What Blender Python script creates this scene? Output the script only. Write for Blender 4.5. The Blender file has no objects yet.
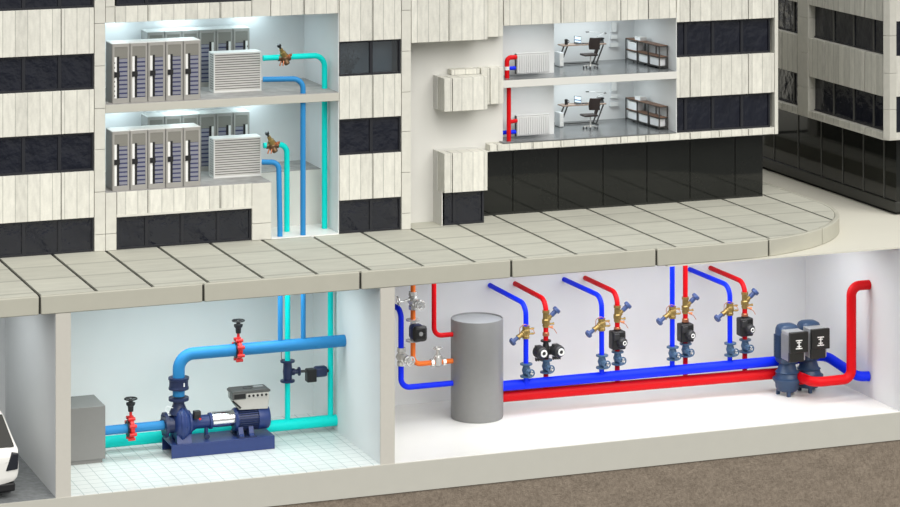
import bpy, bmesh, math, random
from mathutils import Vector, Matrix, noise as mnoise
random.seed(7)
C = bpy.context.scene.collection
SC = bpy.context.scene
PI = math.pi

# ------------------------------------------------------------------ mesh helpers
class MB:
    def __init__(self): self.bm = bmesh.new()
    def box(self, x0, x1, y0, y1, z0, z1):
        v = [self.bm.verts.new(p) for p in ((x0,y0,z0),(x1,y0,z0),(x1,y1,z0),(x0,y1,z0),(x0,y0,z1),(x1,y0,z1),(x1,y1,z1),(x0,y1,z1))]
        for f in ((3,2,1,0),(4,5,6,7),(0,1,5,4),(1,2,6,5),(2,3,7,6),(3,0,4,7)): self.bm.faces.new([v[i] for i in f])
        return self
    def bar(self, p0, p1, w, h=None, up=(0,0,1)):
        p0, p1 = Vector(p0), Vector(p1); h = h or w
        d = (p1-p0).normalized(); u = Vector(up)
        if abs(d.dot(u)) > .95: u = Vector((1,0,0))
        s = d.cross(u).normalized(); u = s.cross(d).normalized()
        v = []
        for p in (p0, p1):
            for a, b in ((-1,-1),(1,-1),(1,1),(-1,1)): v.append(self.bm.verts.new(p + s*a*w/2 + u*b*h/2))
        for f in ((0,1,2,3),(7,6,5,4),(0,4,5,1),(1,5,6,2),(2,6,7,3),(3,7,4,0)): self.bm.faces.new([v[i] for i in f])
        return self
    def rings(self, rings, cap=True, closed=False):
        vs = [[self.bm.verts.new(p) for p in r] for r in rings]
        n = len(vs[0]); m = len(vs)
        for i in range(m if closed else m-1):
            a, b = vs[i], vs[(i+1) % m]
            for j in range(n): self.bm.faces.new((a[j], a[(j+1)%n], b[(j+1)%n], b[j]))
        if cap and not closed:
            self.bm.faces.new(list(reversed(vs[0]))); self.bm.faces.new(vs[-1])
        return self
    def lathe(self, p0, axis, prof, seg=20):
        p0 = Vector(p0); a = Vector(axis).normalized()
        u = Vector((0,0,1)) if abs(a.z) < .9 else Vector((1,0,0))
        s = a.cross(u).normalized(); t = a.cross(s).normalized()
        R = []
        for d, r in prof:
            r = max(r, 1e-4)
            R.append([p0 + a*d + (s*math.cos(2*PI*k/seg) + t*math.sin(2*PI*k/seg))*r for k in range(seg)])
        return self.rings(R)
    def cyl(self, p0, p1, r, seg=20):
        d = Vector(p1)-Vector(p0)
        return self.lathe(p0, d, [(0, r), (d.length, r)], seg)
    def torus(self, c, axis, R, r, seg=28, ms=8, a0=0, a1=2*PI):
        c = Vector(c); a = Vector(axis).normalized()
        u = Vector((0,0,1)) if abs(a.z) < .9 else Vector((1,0,0))
        s = a.cross(u).normalized(); t = a.cross(s).normalized()
        full = abs(a1-a0-2*PI) < 1e-6
        n = seg if full else seg+1
        out = []
        for k in range(n):
            th = a0 + (a1-a0)*k/seg
            d = s*math.cos(th) + t*math.sin(th)
            out.append([c + d*(R + r*math.cos(2*PI*j/ms)) + a*(r*math.sin(2*PI*j/ms)) for j in range(ms)])
        return self.rings(out, closed=full)
    def tube(self, pts, r, R=.3, seg=16, n=8):
        pts = [Vector(p) for p in pts]; path = [pts[0]]
        for i in range(1, len(pts)-1):
            p, q, w = pts[i-1], pts[i], pts[i+1]
            a = (p-q).normalized(); b = (w-q).normalized()
            ang = a.angle(b); t = min(R/math.tan(ang/2), (p-q).length*.49, (w-q).length*.49) if ang < 3.1 else 0
            if t < 1e-4: path.append(q); continue
            rr = t*math.tan(ang/2); cen = q + (a+b).normalized()*(rr/math.sin(ang/2))
            v0 = (q + a*t) - cen; v1 = (q + b*t) - cen; tot = v0.angle(v1); ax = v0.cross(v1).normalized()
            for k in range(n+1): path.append(cen + Matrix.Rotation(tot*k/n, 3, ax) @ v0)
        path.append(pts[-1])
        d0 = (path[1]-path[0]).normalized()
        u = Vector((0,0,1)) if abs(d0.z) < .9 else Vector((1,0,0))
        s = d0.cross(u).normalized(); rings = []
        for i, p in enumerate(path):
            d = (path[min(i+1,len(path)-1)] - path[max(i-1,0)]).normalized()
            s = (s - d*s.dot(d)).normalized(); t = d.cross(s)
            rings.append([p + (s*math.cos(2*PI*k/seg) + t*math.sin(2*PI*k/seg))*r for k in range(seg)])
        return self.rings(rings)
    def prism(self, poly, z0, z1):
        n = len(poly)
        a = [self.bm.verts.new((x,y,z0)) for x,y in poly]; b = [self.bm.verts.new((x,y,z1)) for x,y in poly]
        self.bm.faces.new(list(reversed(a))); self.bm.faces.new(b)
        for i in range(n): self.bm.faces.new((a[i], a[(i+1)%n], b[(i+1)%n], b[i]))
        return self
    def prismx(self, poly, x0, x1):                     # polygon in (y,z) extruded along x
        n = len(poly)
        a = [self.bm.verts.new((x0,y,z)) for y,z in poly]; b = [self.bm.verts.new((x1,y,z)) for y,z in poly]
        self.bm.faces.new(a); self.bm.faces.new(list(reversed(b)))
        for i in range(n): self.bm.faces.new((a[(i+1)%n], a[i], b[i], b[(i+1)%n]))
        return self
    def prismy(self, poly, y0, y1):                     # polygon in (x,z) extruded along y
        n = len(poly)
        a = [self.bm.verts.new((x,y0,z)) for x,z in poly]; b = [self.bm.verts.new((x,y1,z)) for x,z in poly]
        self.bm.faces.new(a); self.bm.faces.new(list(reversed(b)))
        for i in range(n): self.bm.faces.new((a[(i+1)%n], a[i], b[i], b[(i+1)%n]))
        return self
    def build(self, name, mat, parent=None, smooth=True, bevel=0, subsurf=0):
        bmesh.ops.recalc_face_normals(self.bm, faces=self.bm.faces)
        off = world_loc(parent) if parent else Vector((0,0,0))
        if off.length > 0: bmesh.ops.translate(self.bm, vec=-off, verts=self.bm.verts)
        me = bpy.data.meshes.new(name); self.bm.to_mesh(me); self.bm.free()
        o = bpy.data.objects.new(name, me); C.objects.link(o); me.materials.append(mat)
        if parent: o.parent = parent
        if bevel:
            m = o.modifiers.new('bevel', 'BEVEL'); m.width = bevel; m.segments = 2; m.limit_method = 'ANGLE'; m.angle_limit = .7
        if subsurf:
            m = o.modifiers.new('sub', 'SUBSURF'); m.levels = subsurf; m.render_levels = subsurf
        if smooth:
            for p in me.polygons: p.use_smooth = True
            me.set_sharp_from_angle(angle=math.radians(38))
        return o

def world_loc(o):
    v = Vector((0,0,0))
    while o: v += o.location; o = o.parent
    return v

def tag(o, label=None, cat=None, group=None, kind=None):
    if label: o['label'] = label
    if cat: o['category'] = cat
    if group: o['group'] = group
    if kind: o['kind'] = kind
    return o

def thing(name, loc, label, cat, group=None):
    o = bpy.data.objects.new(name, None); C.objects.link(o); o.location = loc
    o.empty_display_size = .2
    return tag(o, label, cat, group)

def struct(name, mb, mat, parent=None, **k):
    o = mb.build(name, mat, parent, **k)
    if not parent: o['kind'] = 'structure'
    return o

def kids(o): return [c for c in bpy.data.objects if c.parent == o]
def dup(root, loc, label, rz=None):
    r = root.copy(); C.objects.link(r); r.location = loc; r['label'] = label
    if rz is not None: r.rotation_euler = (0,0,rz)
    for ch in kids(root):
        c = ch.copy(); C.objects.link(c); c.parent = r
        for g in kids(ch):
            d = g.copy(); C.objects.link(d); d.parent = c
    return r

# ------------------------------------------------------------------ materials
def nodes(name):
    m = bpy.data.materials.new(name); m.use_nodes = True
    nt = m.node_tree; return m, nt, nt.nodes['Principled BSDF']
def N(nt, t, **k):
    n = nt.nodes.new(t)
    for a, b in k.items(): setattr(n, a, b)
    return n
def MATH(nt, op, a, b=None):
    n = N(nt, 'ShaderNodeMath', operation=op)
    for i, v in enumerate((a, b)):
        if v is None: continue
        if isinstance(v, (int, float)): n.inputs[i].default_value = v
        else: nt.links.new(v, n.inputs[i])
    return n.outputs[0]
def MIXC(nt, fac, a, b, mode='MIX'):
    n = N(nt, 'ShaderNodeMix', data_type='RGBA', blend_type=mode)
    for i, v in ((0, fac), (6, a), (7, b)):
        if isinstance(v, (int, float)): n.inputs[i].default_value = v
        elif isinstance(v, tuple): n.inputs[i].default_value = (*v, 1)
        else: nt.links.new(v, n.inputs[i])
    return n.outputs[2]

def mk(name, col, rough=.5, metal=0, var=.06, scale=6, bump=0, bscale=40, spec=.5, coat=0):
    m, nt, b = nodes(name)
    tc = N(nt, 'ShaderNodeTexCoord'); nz = N(nt, 'ShaderNodeTexNoise'); nz.inputs['Scale'].default_value = scale
    nt.links.new(tc.outputs['Object'], nz.inputs['Vector'])
    lo = tuple(c*(1-var) for c in col); hi = tuple(min(1, c*(1+var)) for c in col)
    nt.links.new(MIXC(nt, nz.outputs['Fac'], lo, hi), b.inputs['Base Color'])
    b.inputs['Roughness'].default_value = rough; b.inputs['Metallic'].default_value = metal
    b.inputs['Specular IOR Level'].default_value = spec; b.inputs['Coat Weight'].default_value = coat
    if bump:
        n2 = N(nt, 'ShaderNodeTexNoise'); n2.inputs['Scale'].default_value = bscale
        nt.links.new(tc.outputs['Object'], n2.inputs['Vector'])
        bp = N(nt, 'ShaderNodeBump'); bp.inputs['Strength'].default_value = bump; bp.inputs['Distance'].default_value = .02
        nt.links.new(n2.outputs['Fac'], bp.inputs['Height']); nt.links.new(bp.outputs['Normal'], b.inputs['Normal'])
    return m

def mk_panel(name, col, axis, width=.425, seam=.60, off=0.0):
    """board-marked concrete: vertical seams every `width` along one world axis, each board its own shade"""
    m, nt, b = nodes(name)
    g = N(nt, 'ShaderNodeNewGeometry'); sx = N(nt, 'ShaderNodeSeparateXYZ'); nt.links.new(g.outputs['Position'], sx.inputs[0])
    u = MATH(nt, 'DIVIDE', MATH(nt, 'ADD', sx.outputs[axis], off), width)
    fl = MATH(nt, 'FLOOR', u); fr = MATH(nt, 'SUBTRACT', u, fl)
    wn = N(nt, 'ShaderNodeTexWhiteNoise', noise_dimensions='1D'); nt.links.new(fl, wn.inputs['W'])
    mp = N(nt, 'ShaderNodeMapping'); mp.inputs['Scale'].default_value = (3.5, 3.5, .9); nt.links.new(g.outputs['Position'], mp.inputs['Vector'])
    nz = N(nt, 'ShaderNodeTexNoise'); nz.inputs['Scale'].default_value = 2.2; nz.inputs['Detail'].default_value = 8; nt.links.new(mp.outputs[0], nz.inputs['Vector'])
    nf = N(nt, 'ShaderNodeTexNoise'); nf.inputs['Scale'].default_value = 14; nt.links.new(g.outputs['Position'], nf.inputs['Vector'])
    v = MATH(nt, 'ADD', MATH(nt, 'MULTIPLY', wn.outputs['Value'], .16), MATH(nt, 'MULTIPLY', nz.outputs['Fac'], .46))
    v = MATH(nt, 'ADD', v, MATH(nt, 'MULTIPLY', nf.outputs['Fac'], .14))
    v = MATH(nt, 'ADD', v, .62)
    line = MATH(nt, 'LESS_THAN', fr, .055)
    k = MATH(nt, 'MULTIPLY', v, MATH(nt, 'SUBTRACT', 1, MATH(nt, 'MULTIPLY', line, 1-seam)))
    cc = N(nt, 'ShaderNodeCombineColor')
    for i in range(3): nt.links.new(MATH(nt, 'MULTIPLY', k, col[i]), cc.inputs[i])
    nt.links.new(cc.outputs[0], b.inputs['Base Color']); b.inputs['Roughness'].default_value = .75
    b.inputs['Specular IOR Level'].default_value = .25
    return m

def mk_tiles(name, col, line, step, lw, rough=.35):
    m, nt, b = nodes(name)
    g = N(nt, 'ShaderNodeNewGeometry'); sx = N(nt, 'ShaderNodeSeparateXYZ'); nt.links.new(g.outputs['Position'], sx.inputs[0])
    fx = MATH(nt, 'FRACT', MATH(nt, 'DIVIDE', MATH(nt, 'ADD', sx.outputs[0], 50), step))
    fy = MATH(nt, 'FRACT', MATH(nt, 'DIVIDE', MATH(nt, 'ADD', sx.outputs[1], 50), step))
    ln = MATH(nt, 'MAXIMUM', MATH(nt, 'LESS_THAN', fx, lw), MATH(nt, 'LESS_THAN', fy, lw*1.2))
    nt.links.new(MIXC(nt, ln, col, line), b.inputs['Base Color']); b.inputs['Roughness'].default_value = rough
    return m

def mk_deck():
    m, nt, b = nodes('paving_stone')
    g = N(nt, 'ShaderNodeNewGeometry'); sx = N(nt, 'ShaderNodeSeparateXYZ'); nt.links.new(g.outputs['Position'], sx.inputs[0])
    col = MATH(nt, 'FLOOR', MATH(nt, 'DIVIDE', MATH(nt, 'ADD', sx.outputs[0], 50-1.156), 1.85))
    wn = N(nt, 'ShaderNodeTexWhiteNoise', noise_dimensions='1D'); nt.links.new(col, wn.inputs['W'])
    yy = MATH(nt, 'ADD', sx.outputs[1], MATH(nt, 'ADD', 50, MATH(nt, 'MULTIPLY', wn.outputs['Value'], .5)))
    u = MATH(nt, 'DIVIDE', yy, 1.95); fr = MATH(nt, 'FRACT', u); fl = MATH(nt, 'FLOOR', u)
    up = MATH(nt, 'GREATER_THAN', sx.outputs[2], 6.40)
    ln = MATH(nt, 'MULTIPLY', MATH(nt, 'LESS_THAN', fr, .08), up)
    w2 = N(nt, 'ShaderNodeTexWhiteNoise', noise_dimensions='2D'); cb = N(nt, 'ShaderNodeCombineXYZ')
    nt.links.new(col, cb.inputs[0]); nt.links.new(fl, cb.inputs[1]); nt.links.new(cb.outputs[0], w2.inputs['Vector'])
    mp = N(nt, 'ShaderNodeMapping'); mp.inputs['Scale'].default_value = (.6, 3, 2); nt.links.new(g.outputs['Position'], mp.inputs['Vector'])
    nz = N(nt, 'ShaderNodeTexNoise'); nz.inputs['Scale'].default_value = 1.5; nz.inputs['Detail'].default_value = 5; nt.links.new(mp.outputs[0], nz.inputs['Vector'])
    v = MATH(nt, 'ADD', MATH(nt, 'ADD', .80, MATH(nt, 'MULTIPLY', w2.outputs['Value'], .12)), MATH(nt, 'MULTIPLY', nz.outputs['Fac'], .30))
    v = MATH(nt, 'MULTIPLY', v, MATH(nt, 'SUBTRACT', 1, MATH(nt, 'MULTIPLY', ln, .24)))
    cc = N(nt, 'ShaderNodeCombineColor')
    for i, c in enumerate((.49, .485, .415)): nt.links.new(MATH(nt, 'MULTIPLY', v, c), cc.inputs[i])
    nt.links.new(cc.outputs[0], b.inputs['Base Color']); b.inputs['Roughness'].default_value = .7; b.inputs['Specular IOR Level'].default_value = .3
    return m

def mk_glass(name, col, rough=.06, bump=.35, scale=2.2, spec=.62):
    m, nt, b = nodes(name)
    g = N(nt, 'ShaderNodeNewGeometry')
    nz = N(nt, 'ShaderNodeTexNoise'); nz.inputs['Scale'].default_value = scale; nz.inputs['Detail'].default_value = 4; nt.links.new(g.outputs['Position'], nz.inputs['Vector'])
    bp = N(nt, 'ShaderNodeBump'); bp.inputs['Strength'].default_value = bump; bp.inputs['Distance'].default_value = .1
    nt.links.new(nz.outputs['Fac'], bp.inputs['Height']); nt.links.new(bp.outputs['Normal'], b.inputs['Normal'])
    nt.links.new(MIXC(nt, nz.outputs['Fac'], tuple(c*.7 for c in col), tuple(c*1.3 for c in col)), b.inputs['Base Color'])
    b.inputs['Roughness'].default_value = rough; b.inputs['Specular IOR Level'].default_value = spec
    return m

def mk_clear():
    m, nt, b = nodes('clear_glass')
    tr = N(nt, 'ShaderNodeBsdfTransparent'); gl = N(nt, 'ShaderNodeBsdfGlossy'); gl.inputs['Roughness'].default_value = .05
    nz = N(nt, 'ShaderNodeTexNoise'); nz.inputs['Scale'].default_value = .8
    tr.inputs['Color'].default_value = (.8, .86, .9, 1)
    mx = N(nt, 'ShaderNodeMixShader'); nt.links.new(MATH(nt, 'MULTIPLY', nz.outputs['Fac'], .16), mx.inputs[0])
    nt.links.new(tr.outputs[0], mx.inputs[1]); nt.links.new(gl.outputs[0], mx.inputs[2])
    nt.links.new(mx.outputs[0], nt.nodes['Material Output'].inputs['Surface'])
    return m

def mk_soil():
    m, nt, b = nodes('soil')
    g = N(nt, 'ShaderNodeNewGeometry')
    n1 = N(nt, 'ShaderNodeTexNoise'); n1.inputs['Scale'].default_value = 9; n1.inputs['Detail'].default_value = 8; n1.inputs['Roughness'].default_value = .75
    n2 = N(nt, 'ShaderNodeTexNoise'); n2.inputs['Scale'].default_value = .8
    for n in (n1, n2): nt.links.new(g.outputs['Position'], n.inputs['Vector'])
    cr = N(nt, 'ShaderNodeValToRGB'); cr.color_ramp.elements[0].position = .3; cr.color_ramp.elements[0].color = (.15, .118, .09, 1)
    cr.color_ramp.elements[1].position = .7; cr.color_ramp.elements[1].color = (.34, .285, .225, 1)
    nt.links.new(n1.outputs['Fac'], cr.inputs[0])
    nt.links.new(MIXC(nt, MATH(nt, 'MULTIPLY', n2.outputs['Fac'], .4), cr.outputs[0], (.26, .215, .17)), b.inputs['Base Color'])
    bp = N(nt, 'ShaderNodeBump'); bp.inputs['Strength'].default_value = .7; bp.inputs['Distance'].default_value = .08
    nt.links.new(n1.outputs['Fac'], bp.inputs['Height']); nt.links.new(bp.outputs['Normal'], b.inputs['Normal'])
    b.inputs['Roughness'].default_value = .95; b.inputs['Specular IOR Level'].default_value = .1
    return m

def mk_hatch(name, c0, c1, freq):
    m, nt, b = nodes(name)
    tc = N(nt, 'ShaderNodeTexCoord'); wv = N(nt, 'ShaderNodeTexWave', bands_direction='DIAGONAL'); wv.inputs['Scale'].default_value = freq
    nt.links.new(tc.outputs['Object'], wv.inputs['Vector'])
    nt.links.new(MIXC(nt, wv.outputs['Fac'], c0, c1), b.inputs['Base Color']); b.inputs['Roughness'].default_value = .5
    return m

M = {}
CREAM = (.67, .66, .595)
M['panel_front'] = mk_panel('board_marked_concrete', CREAM, 0)
M['panel_side'] = mk_panel('board_marked_concrete_flank', CREAM, 1)
M['pier2'] = mk('grey_cream_concrete', (.50, .49, .44), .75, var=.09, scale=4, spec=.25)
M['panel2'] = mk_panel('grey_board_marked_concrete', (.545, .535, .48), 1)
M['panel2f'] = mk_panel('grey_board_marked_front', (.545, .535, .48), 0)
M['pilaster'] = mk('smooth_cream_concrete', (.62, .61, .55), .75, var=.09, scale=4, spec=.25)
M['joint'] = mk('dark_joint', (.03, .03, .028), .9)
M['deck'] = mk_deck()
M['kerb'] = mk('kerb_stone', (.45, .44, .37), .72, var=.05, scale=1.5, spec=.25)
M['deckjoint'] = mk('deck_joint', (.022, .021, .016), .9)
M['slab'] = mk('slab_concrete', (.50, .49, .435), .8, var=.03, scale=2, spec=.2)
M['wallcut'] = mk('wall_plaster_cut', (.55, .53, .475), .8, var=.03, spec=.2)
M['wallwhite'] = mk('white_plaster', (.755, .765, .765), .7, var=.02, scale=1, spec=.25)
M['recess'] = mk('pale_plaster', (.66, .655, .62), .75, var=.03, scale=1, spec=.2)
M['tiles'] = mk_tiles('white_floor_tiles', (.70, .725, .71), (.36, .42, .41), .465, .05)
M['whitefloor'] = mk('white_floor', (.80, .80, .77), .32, var=.02, scale=1)
M['garagefloor'] = mk('worn_grey_concrete', (.20, .21, .215), .6, var=.5, scale=5)
M['serverfloor'] = mk('grey_screed', (.33, .32, .31), .6, var=.4, scale=3)
M['officefloor'] = mk('grey_vinyl', (.165, .175, .18), .22, var=.08, scale=2)
M['ground'] = mk('pale_ground', (.66, .64, .555), .8, var=.03, scale=.6, spec=.2)
M['soil'] = mk_soil()
M['winglass'] = mk_glass('dark_window_glass', (.007, .0085, .016))
M['winframe'] = mk('black_window_frame', (.012, .013, .018), .4)
M['blackglass'] = mk_glass('black_glazing', (.011, .012, .0105), .05, .02, .6, .38)
M['blackframe'] = mk('black_metal', (.02, .021, .018), .35)
M['greyframe'] = mk('grey_mullion', (.085, .085, .078), .4)
M['reflectgrey'] = mk('grey_reflection', (.075, .083, .09), .6)  # grey of the reflection in the upper middle window, put into a backing
M['clear'] = mk_clear()
M['reflectdark'] = mk('dark_reflection', (.014, .018, .022), .6)  # dark tone of the tree reflected in the upper middle window
M['teal'] = mk('teal_pipe_paint', (.0, .70, .64), .5, var=.03, spec=.22)
M['skyblue'] = mk('sky_blue_pipe_paint', (.028, .23, .52), .5, var=.03, spec=.22)
M['blue'] = mk('deep_blue_pipe_paint', (.0, .022, .86), .5, var=.03, spec=.22)
M['red'] = mk('red_pipe_paint', (.62, .0, .004), .5, var=.03, spec=.22)
M['orange'] = mk('orange_pipe_paint', (.80, .175, .028), .5, var=.04, spec=.22)
M['navy'] = mk('navy_cast_iron', (.014, .034, .145), .4, var=.12, bump=.15)
M['navydark'] = mk('dark_navy_cast_iron', (.012, .022, .075), .42, var=.12)
M['pumpblue'] = mk('slate_blue_casting', (.022, .052, .115), .42, var=.1)
M['steelblue'] = mk('steel_blue_casting', (.06, .125, .225), .4, metal=.25, var=.15)
M['handleblue'] = mk('blue_plastic', (.045, .08, .22), .45, var=.08)
M['brass'] = mk('brass', (.36, .25, .085), .34, metal=.7, var=.25, scale=14)
M['bronze'] = mk('bronze', (.15, .085, .04), .4, metal=.5, var=.35, scale=14)
M['copper'] = mk('copper', (.62, .25, .13), .3, metal=.8, var=.15)
M['blackplastic'] = mk('black_plastic', (.009, .009, .010), .45, var=.1)
M['greyplastic'] = mk('charcoal_plastic', (.026, .026, .028), .45, var=.1)
M['white'] = mk('white_enamel', (.82, .82, .80), .4, var=.02)
M['valvered'] = mk('red_valve_enamel', (.66, .022, .02), .4, var=.08)
M['chrome'] = mk('chrome', (.72, .72, .70), .26, metal=.6, var=.12, scale=18)
M['chromesatin'] = mk('polished_steel', (.84, .82, .82), .2, metal=1, var=.03)
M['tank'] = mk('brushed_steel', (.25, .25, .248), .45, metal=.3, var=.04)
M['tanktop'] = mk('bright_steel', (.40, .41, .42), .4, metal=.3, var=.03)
M['drivegrey'] = mk('warm_grey_plastic', (.46, .45, .42), .5, var=.03)
M['drivelid'] = mk('dark_grey_lid', (.085, .087, .085), .45, var=.1)
M['silver'] = mk('silver_heatsink', (.46, .47, .48), .35, metal=.5, var=.05)
M['screen'] = mk('black_panel', (.016, .016, .014), .35, var=.1)
M['greybox'] = mk('matt_grey_cabinet', (.21, .207, .20), .6, var=.03)
M['rack'] = mk('rack_grey_paint', (.28, .275, .262), .5, var=.04)
M['rackdoor'] = mk('rack_door_grey', (.335, .325, .30), .5, var=.03)
M['vent'] = mk_hatch('vent_hatch', (.17, .165, .145), (.25, .243, .215), 12)
M['blade'] = mk('lilac_server_front', (.235, .24, .285), .4, var=.08)
M['bladeline'] = mk('dark_blue_shelf_edge', (.035, .04, .115), .5)
M['coolerbody'] = mk('cooler_white_paint', (.68, .68, .66), .45, var=.02)
M['louver'] = mk('cooler_louver', (.50, .49, .465), .5, var=.03)
M['louvergap'] = mk('louver_gap', (.10, .095, .085), .8)
M['wood'] = mk('brown_wood', (.20, .105, .062), .45, var=.3, scale=9)
M['deskwood'] = mk('desk_wood', (.33, .235, .18), .45, var=.2, scale=9)
M['darksteel'] = mk('dark_steel', (.06, .058, .055), .4, metal=.4)
M['leather'] = mk('brown_black_leather', (.028, .017, .014), .5, var=.2)
M['radiator'] = mk('radiator_enamel', (.62, .63, .63), .4, var=.02)
M['paper'] = mk('white_card', (.78, .79, .80), .6, var=.02)
M['carpaint'] = mk('white_car_paint', (.80, .79, .75), .25, var=.02, coat=.6)
M['carglass'] = mk('tinted_car_glass', (.03, .03, .026), .15, spec=.15)
M['tyre'] = mk('tyre_rubber', (.015, .015, .016), .8)
M['lens'] = mk('smoked_lens', (.02, .022, .028), .2)

# ------------------------------------------------------------------ camera (level, shifted lens)
F, YAW, HOR = 2890., math.radians(20.75), -320.
D0 = F/30.
cam = bpy.data.cameras.new('camera'); co = bpy.data.objects.new('camera', cam); C.objects.link(co)
co.location = (15 - D0*math.sin(YAW), -D0*math.cos(YAW), (457.6-HOR)/30.)
co.rotation_euler = (PI/2, 0, -YAW)
cam.sensor_fit = 'HORIZONTAL'; cam.sensor_width = 36; cam.lens = 36*F/900
cam.shift_y = -(253.5-HOR)/900.
cam.clip_start = 1; cam.clip_end = 600
SC.camera = co

# ------------------------------------------------------------------ levels
ZT, ZG = 6.42, 5.83           # terrace top, street level
F1, F2 = 6.35, 7.05           # the two facade planes
ZL, ZU = 8.42, 11.42          # server floors
OL, OU = 9.17, 11.43          # office floors

# ------------------------------------------------------------------ basement shell
struct('floor', MB().box(-6, 34, 0, 8.4, -1, -.02), M['slab'], bevel=.01)
struct('floor', MB().box(2.13, 12.552, .03, 7.2, -.02, 0), M['tiles'])
struct('floor', MB().box(13.054, 32.06, .03, 7.15, -.02, 0), M['whitefloor'])
struct('floor', MB().box(-6, 1.645, .03, 7.6, -.02, 0), M['garagefloor'])
struct('wall_left', MB().box(1.645, 2.13, .02, 7.65, -.02, ZG), M['wallcut'])
struct('wall_middle', MB().box(12.552, 13.054, .02, 7.25, -.02, ZG), M['wallcut'])
struct('wall_left', MB().box(1.637, 1.645, .06, 7.6, 0, ZG), M['wallwhite'])
struct('wall_middle', MB().box(12.544, 12.552, .06, 7.2, 0, ZG), M['wallwhite'])
struct('wall_right', MB().box(32.06, 34, 0, 8.4, -.02, ZG-.05), M['wallwhite'])
struct('wall_back', MB().box(-6, 1.645, 7.6, 8.4, -.02, ZG), M['wallwhite'])
struct('wall_back', MB().box(2.13, 12.552, 7.2, 8.4, -.02, ZG), M['wallwhite'])
struct('wall_back', MB().box(13.054, 32.06, 7.15, 8.4, -.02, ZG), M['wallwhite'])
struct('wall_end', MB().box(-6.3, -6, 0, 8.4, -1, ZG), M['wallwhite'])

# street around the terrace
struct('ground_street', MB().box(23, 70, .01, 70, ZG-.05, ZG), M['ground'])
struct('ground_yard', MB().box(-30, 23, 8.4, 70, ZG-.3, ZG-.02), M['ground'])

# soil under the slab: a rough cut bank
mb = MB(); nx, nz = 380, 36
grid = [[None]*(nz+1) for _ in range(nx+1)]
for i in range(nx+1):
    for j in range(nz+1):
        x = -6 + 42*i/nx; z = -1.0 - 4.5*j/nz
        d = mnoise.fractal(Vector((x*1.6, 0, z*1.6)),   .8, 2.1, 5)*.035 if j else 0
        grid[i][j] = mb.bm.verts.new((x, .05 + d, z))
for i in range(nx):
    for j in range(nz):
        mb.bm.faces.new((grid[i][j], grid[i][j+1], grid[i+1][j+1], grid[i+1][j]))
mb.box(-6, 36, .35, 8.4, -5.5, -1.02)
struct('ground_soil', mb, M['soil'])

# ------------------------------------------------------------------ terrace
def outline(x):
    if x <= 25.5: return 0.
    if x >= 31.9: return 6.
    return 6 - 6*math.sqrt(max(0, 1-((x-25.5)/6.62)**2))
edge = []                                         # outer edge, left to right, then back along the flank
x = -6.
while x < 25.4: edge.append((x, 0.)); x += .25
for k in range(61):
    t = PI/2*k/60; edge.append((25.5+6.62*math.sin(t), 6-6*math.cos(t)))
yy = 6.4
while yy < 22: edge.append((32.12, yy)); yy += .4
def inset(pts, d):
    out = []
    for i, p in enumerate(pts):
        a = Vector(pts[max(i-1,0)]); b = Vector(pts[min(i+1,len(pts)-1)]); t = (b-a).normalized()
        out.append((p[0]-t.y*d, p[1]+t.x*d))
    return out
KW = .17
inner = inset(edge, KW); core = inset(edge, .06)
struct('terrace_base', MB().prism(core + [(-6, core[-1][1])], ZG+.02, ZT-.06), M['deckjoint'], smooth=False)
L = [0]
for a, b in zip(edge, edge[1:]): L.append(L[-1] + (Vector(b)-Vector(a)).length)
marks = [1.13+5.36*k+6 for k in range(-1, 5)] + [32.95, 35.98, 39.5, 44.5]
def at_len(pts, s):
    for i in range(len(L)-1):
        if L[i] <= s <= L[i+1]:
            f = (s-L[i])/(L[i+1]-L[i]); return tuple(pts[i][k]*(1-f)+pts[i+1][k]*f for k in (0,1))
    return pts[-1]
mb = MB()
for s0, s1 in zip([0]+[m for m in marks if 0 < m < L[-1]], [m for m in marks if 0 < m < L[-1]]+[L[-1]]):
    a, b = s0+.035, s1-.035
    ss = [a] + [l for l in L if a+.02 < l < b-.02] + [b]
    o_ = [at_len(edge, s) for s in ss]; i_ = [at_len(inner, s) for s in ss]
    mb.prism(o_ + list(reversed(i_)), ZG, ZT)
struct('terrace_kerb', mb, M['kerb'], bevel=.03)
mb = MB()
for k in range(-4, 18):
    xa, xb = 1.156+1.85*(k)+.058, 1.156+1.85*(k+1)-.058
    xb = min(xb, 32.12-KW-.02)
    if xa > xb: continue
    n = 8; xs = [xa+(xb-xa)*i/n for i in range(n+1)]
    lo = []
    for xx in xs:
        # inner kerb line at this x
        best = 0
        for p, q in zip(inner, inner[1:]):
            if p[0] <= xx <= q[0] and q[0] > p[0]:
                best = p[1]+(q[1]-p[1])*(xx-p[0])/(q[0]-p[0]); break
        else: best = 6
        lo.append((xx, best+.012))
    mb.prism(lo + [(xb, 21), (xa, 21)], ZT-.12, ZT-.002)
struct('terrace_paving', mb, M['deck'], smooth=False)

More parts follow.
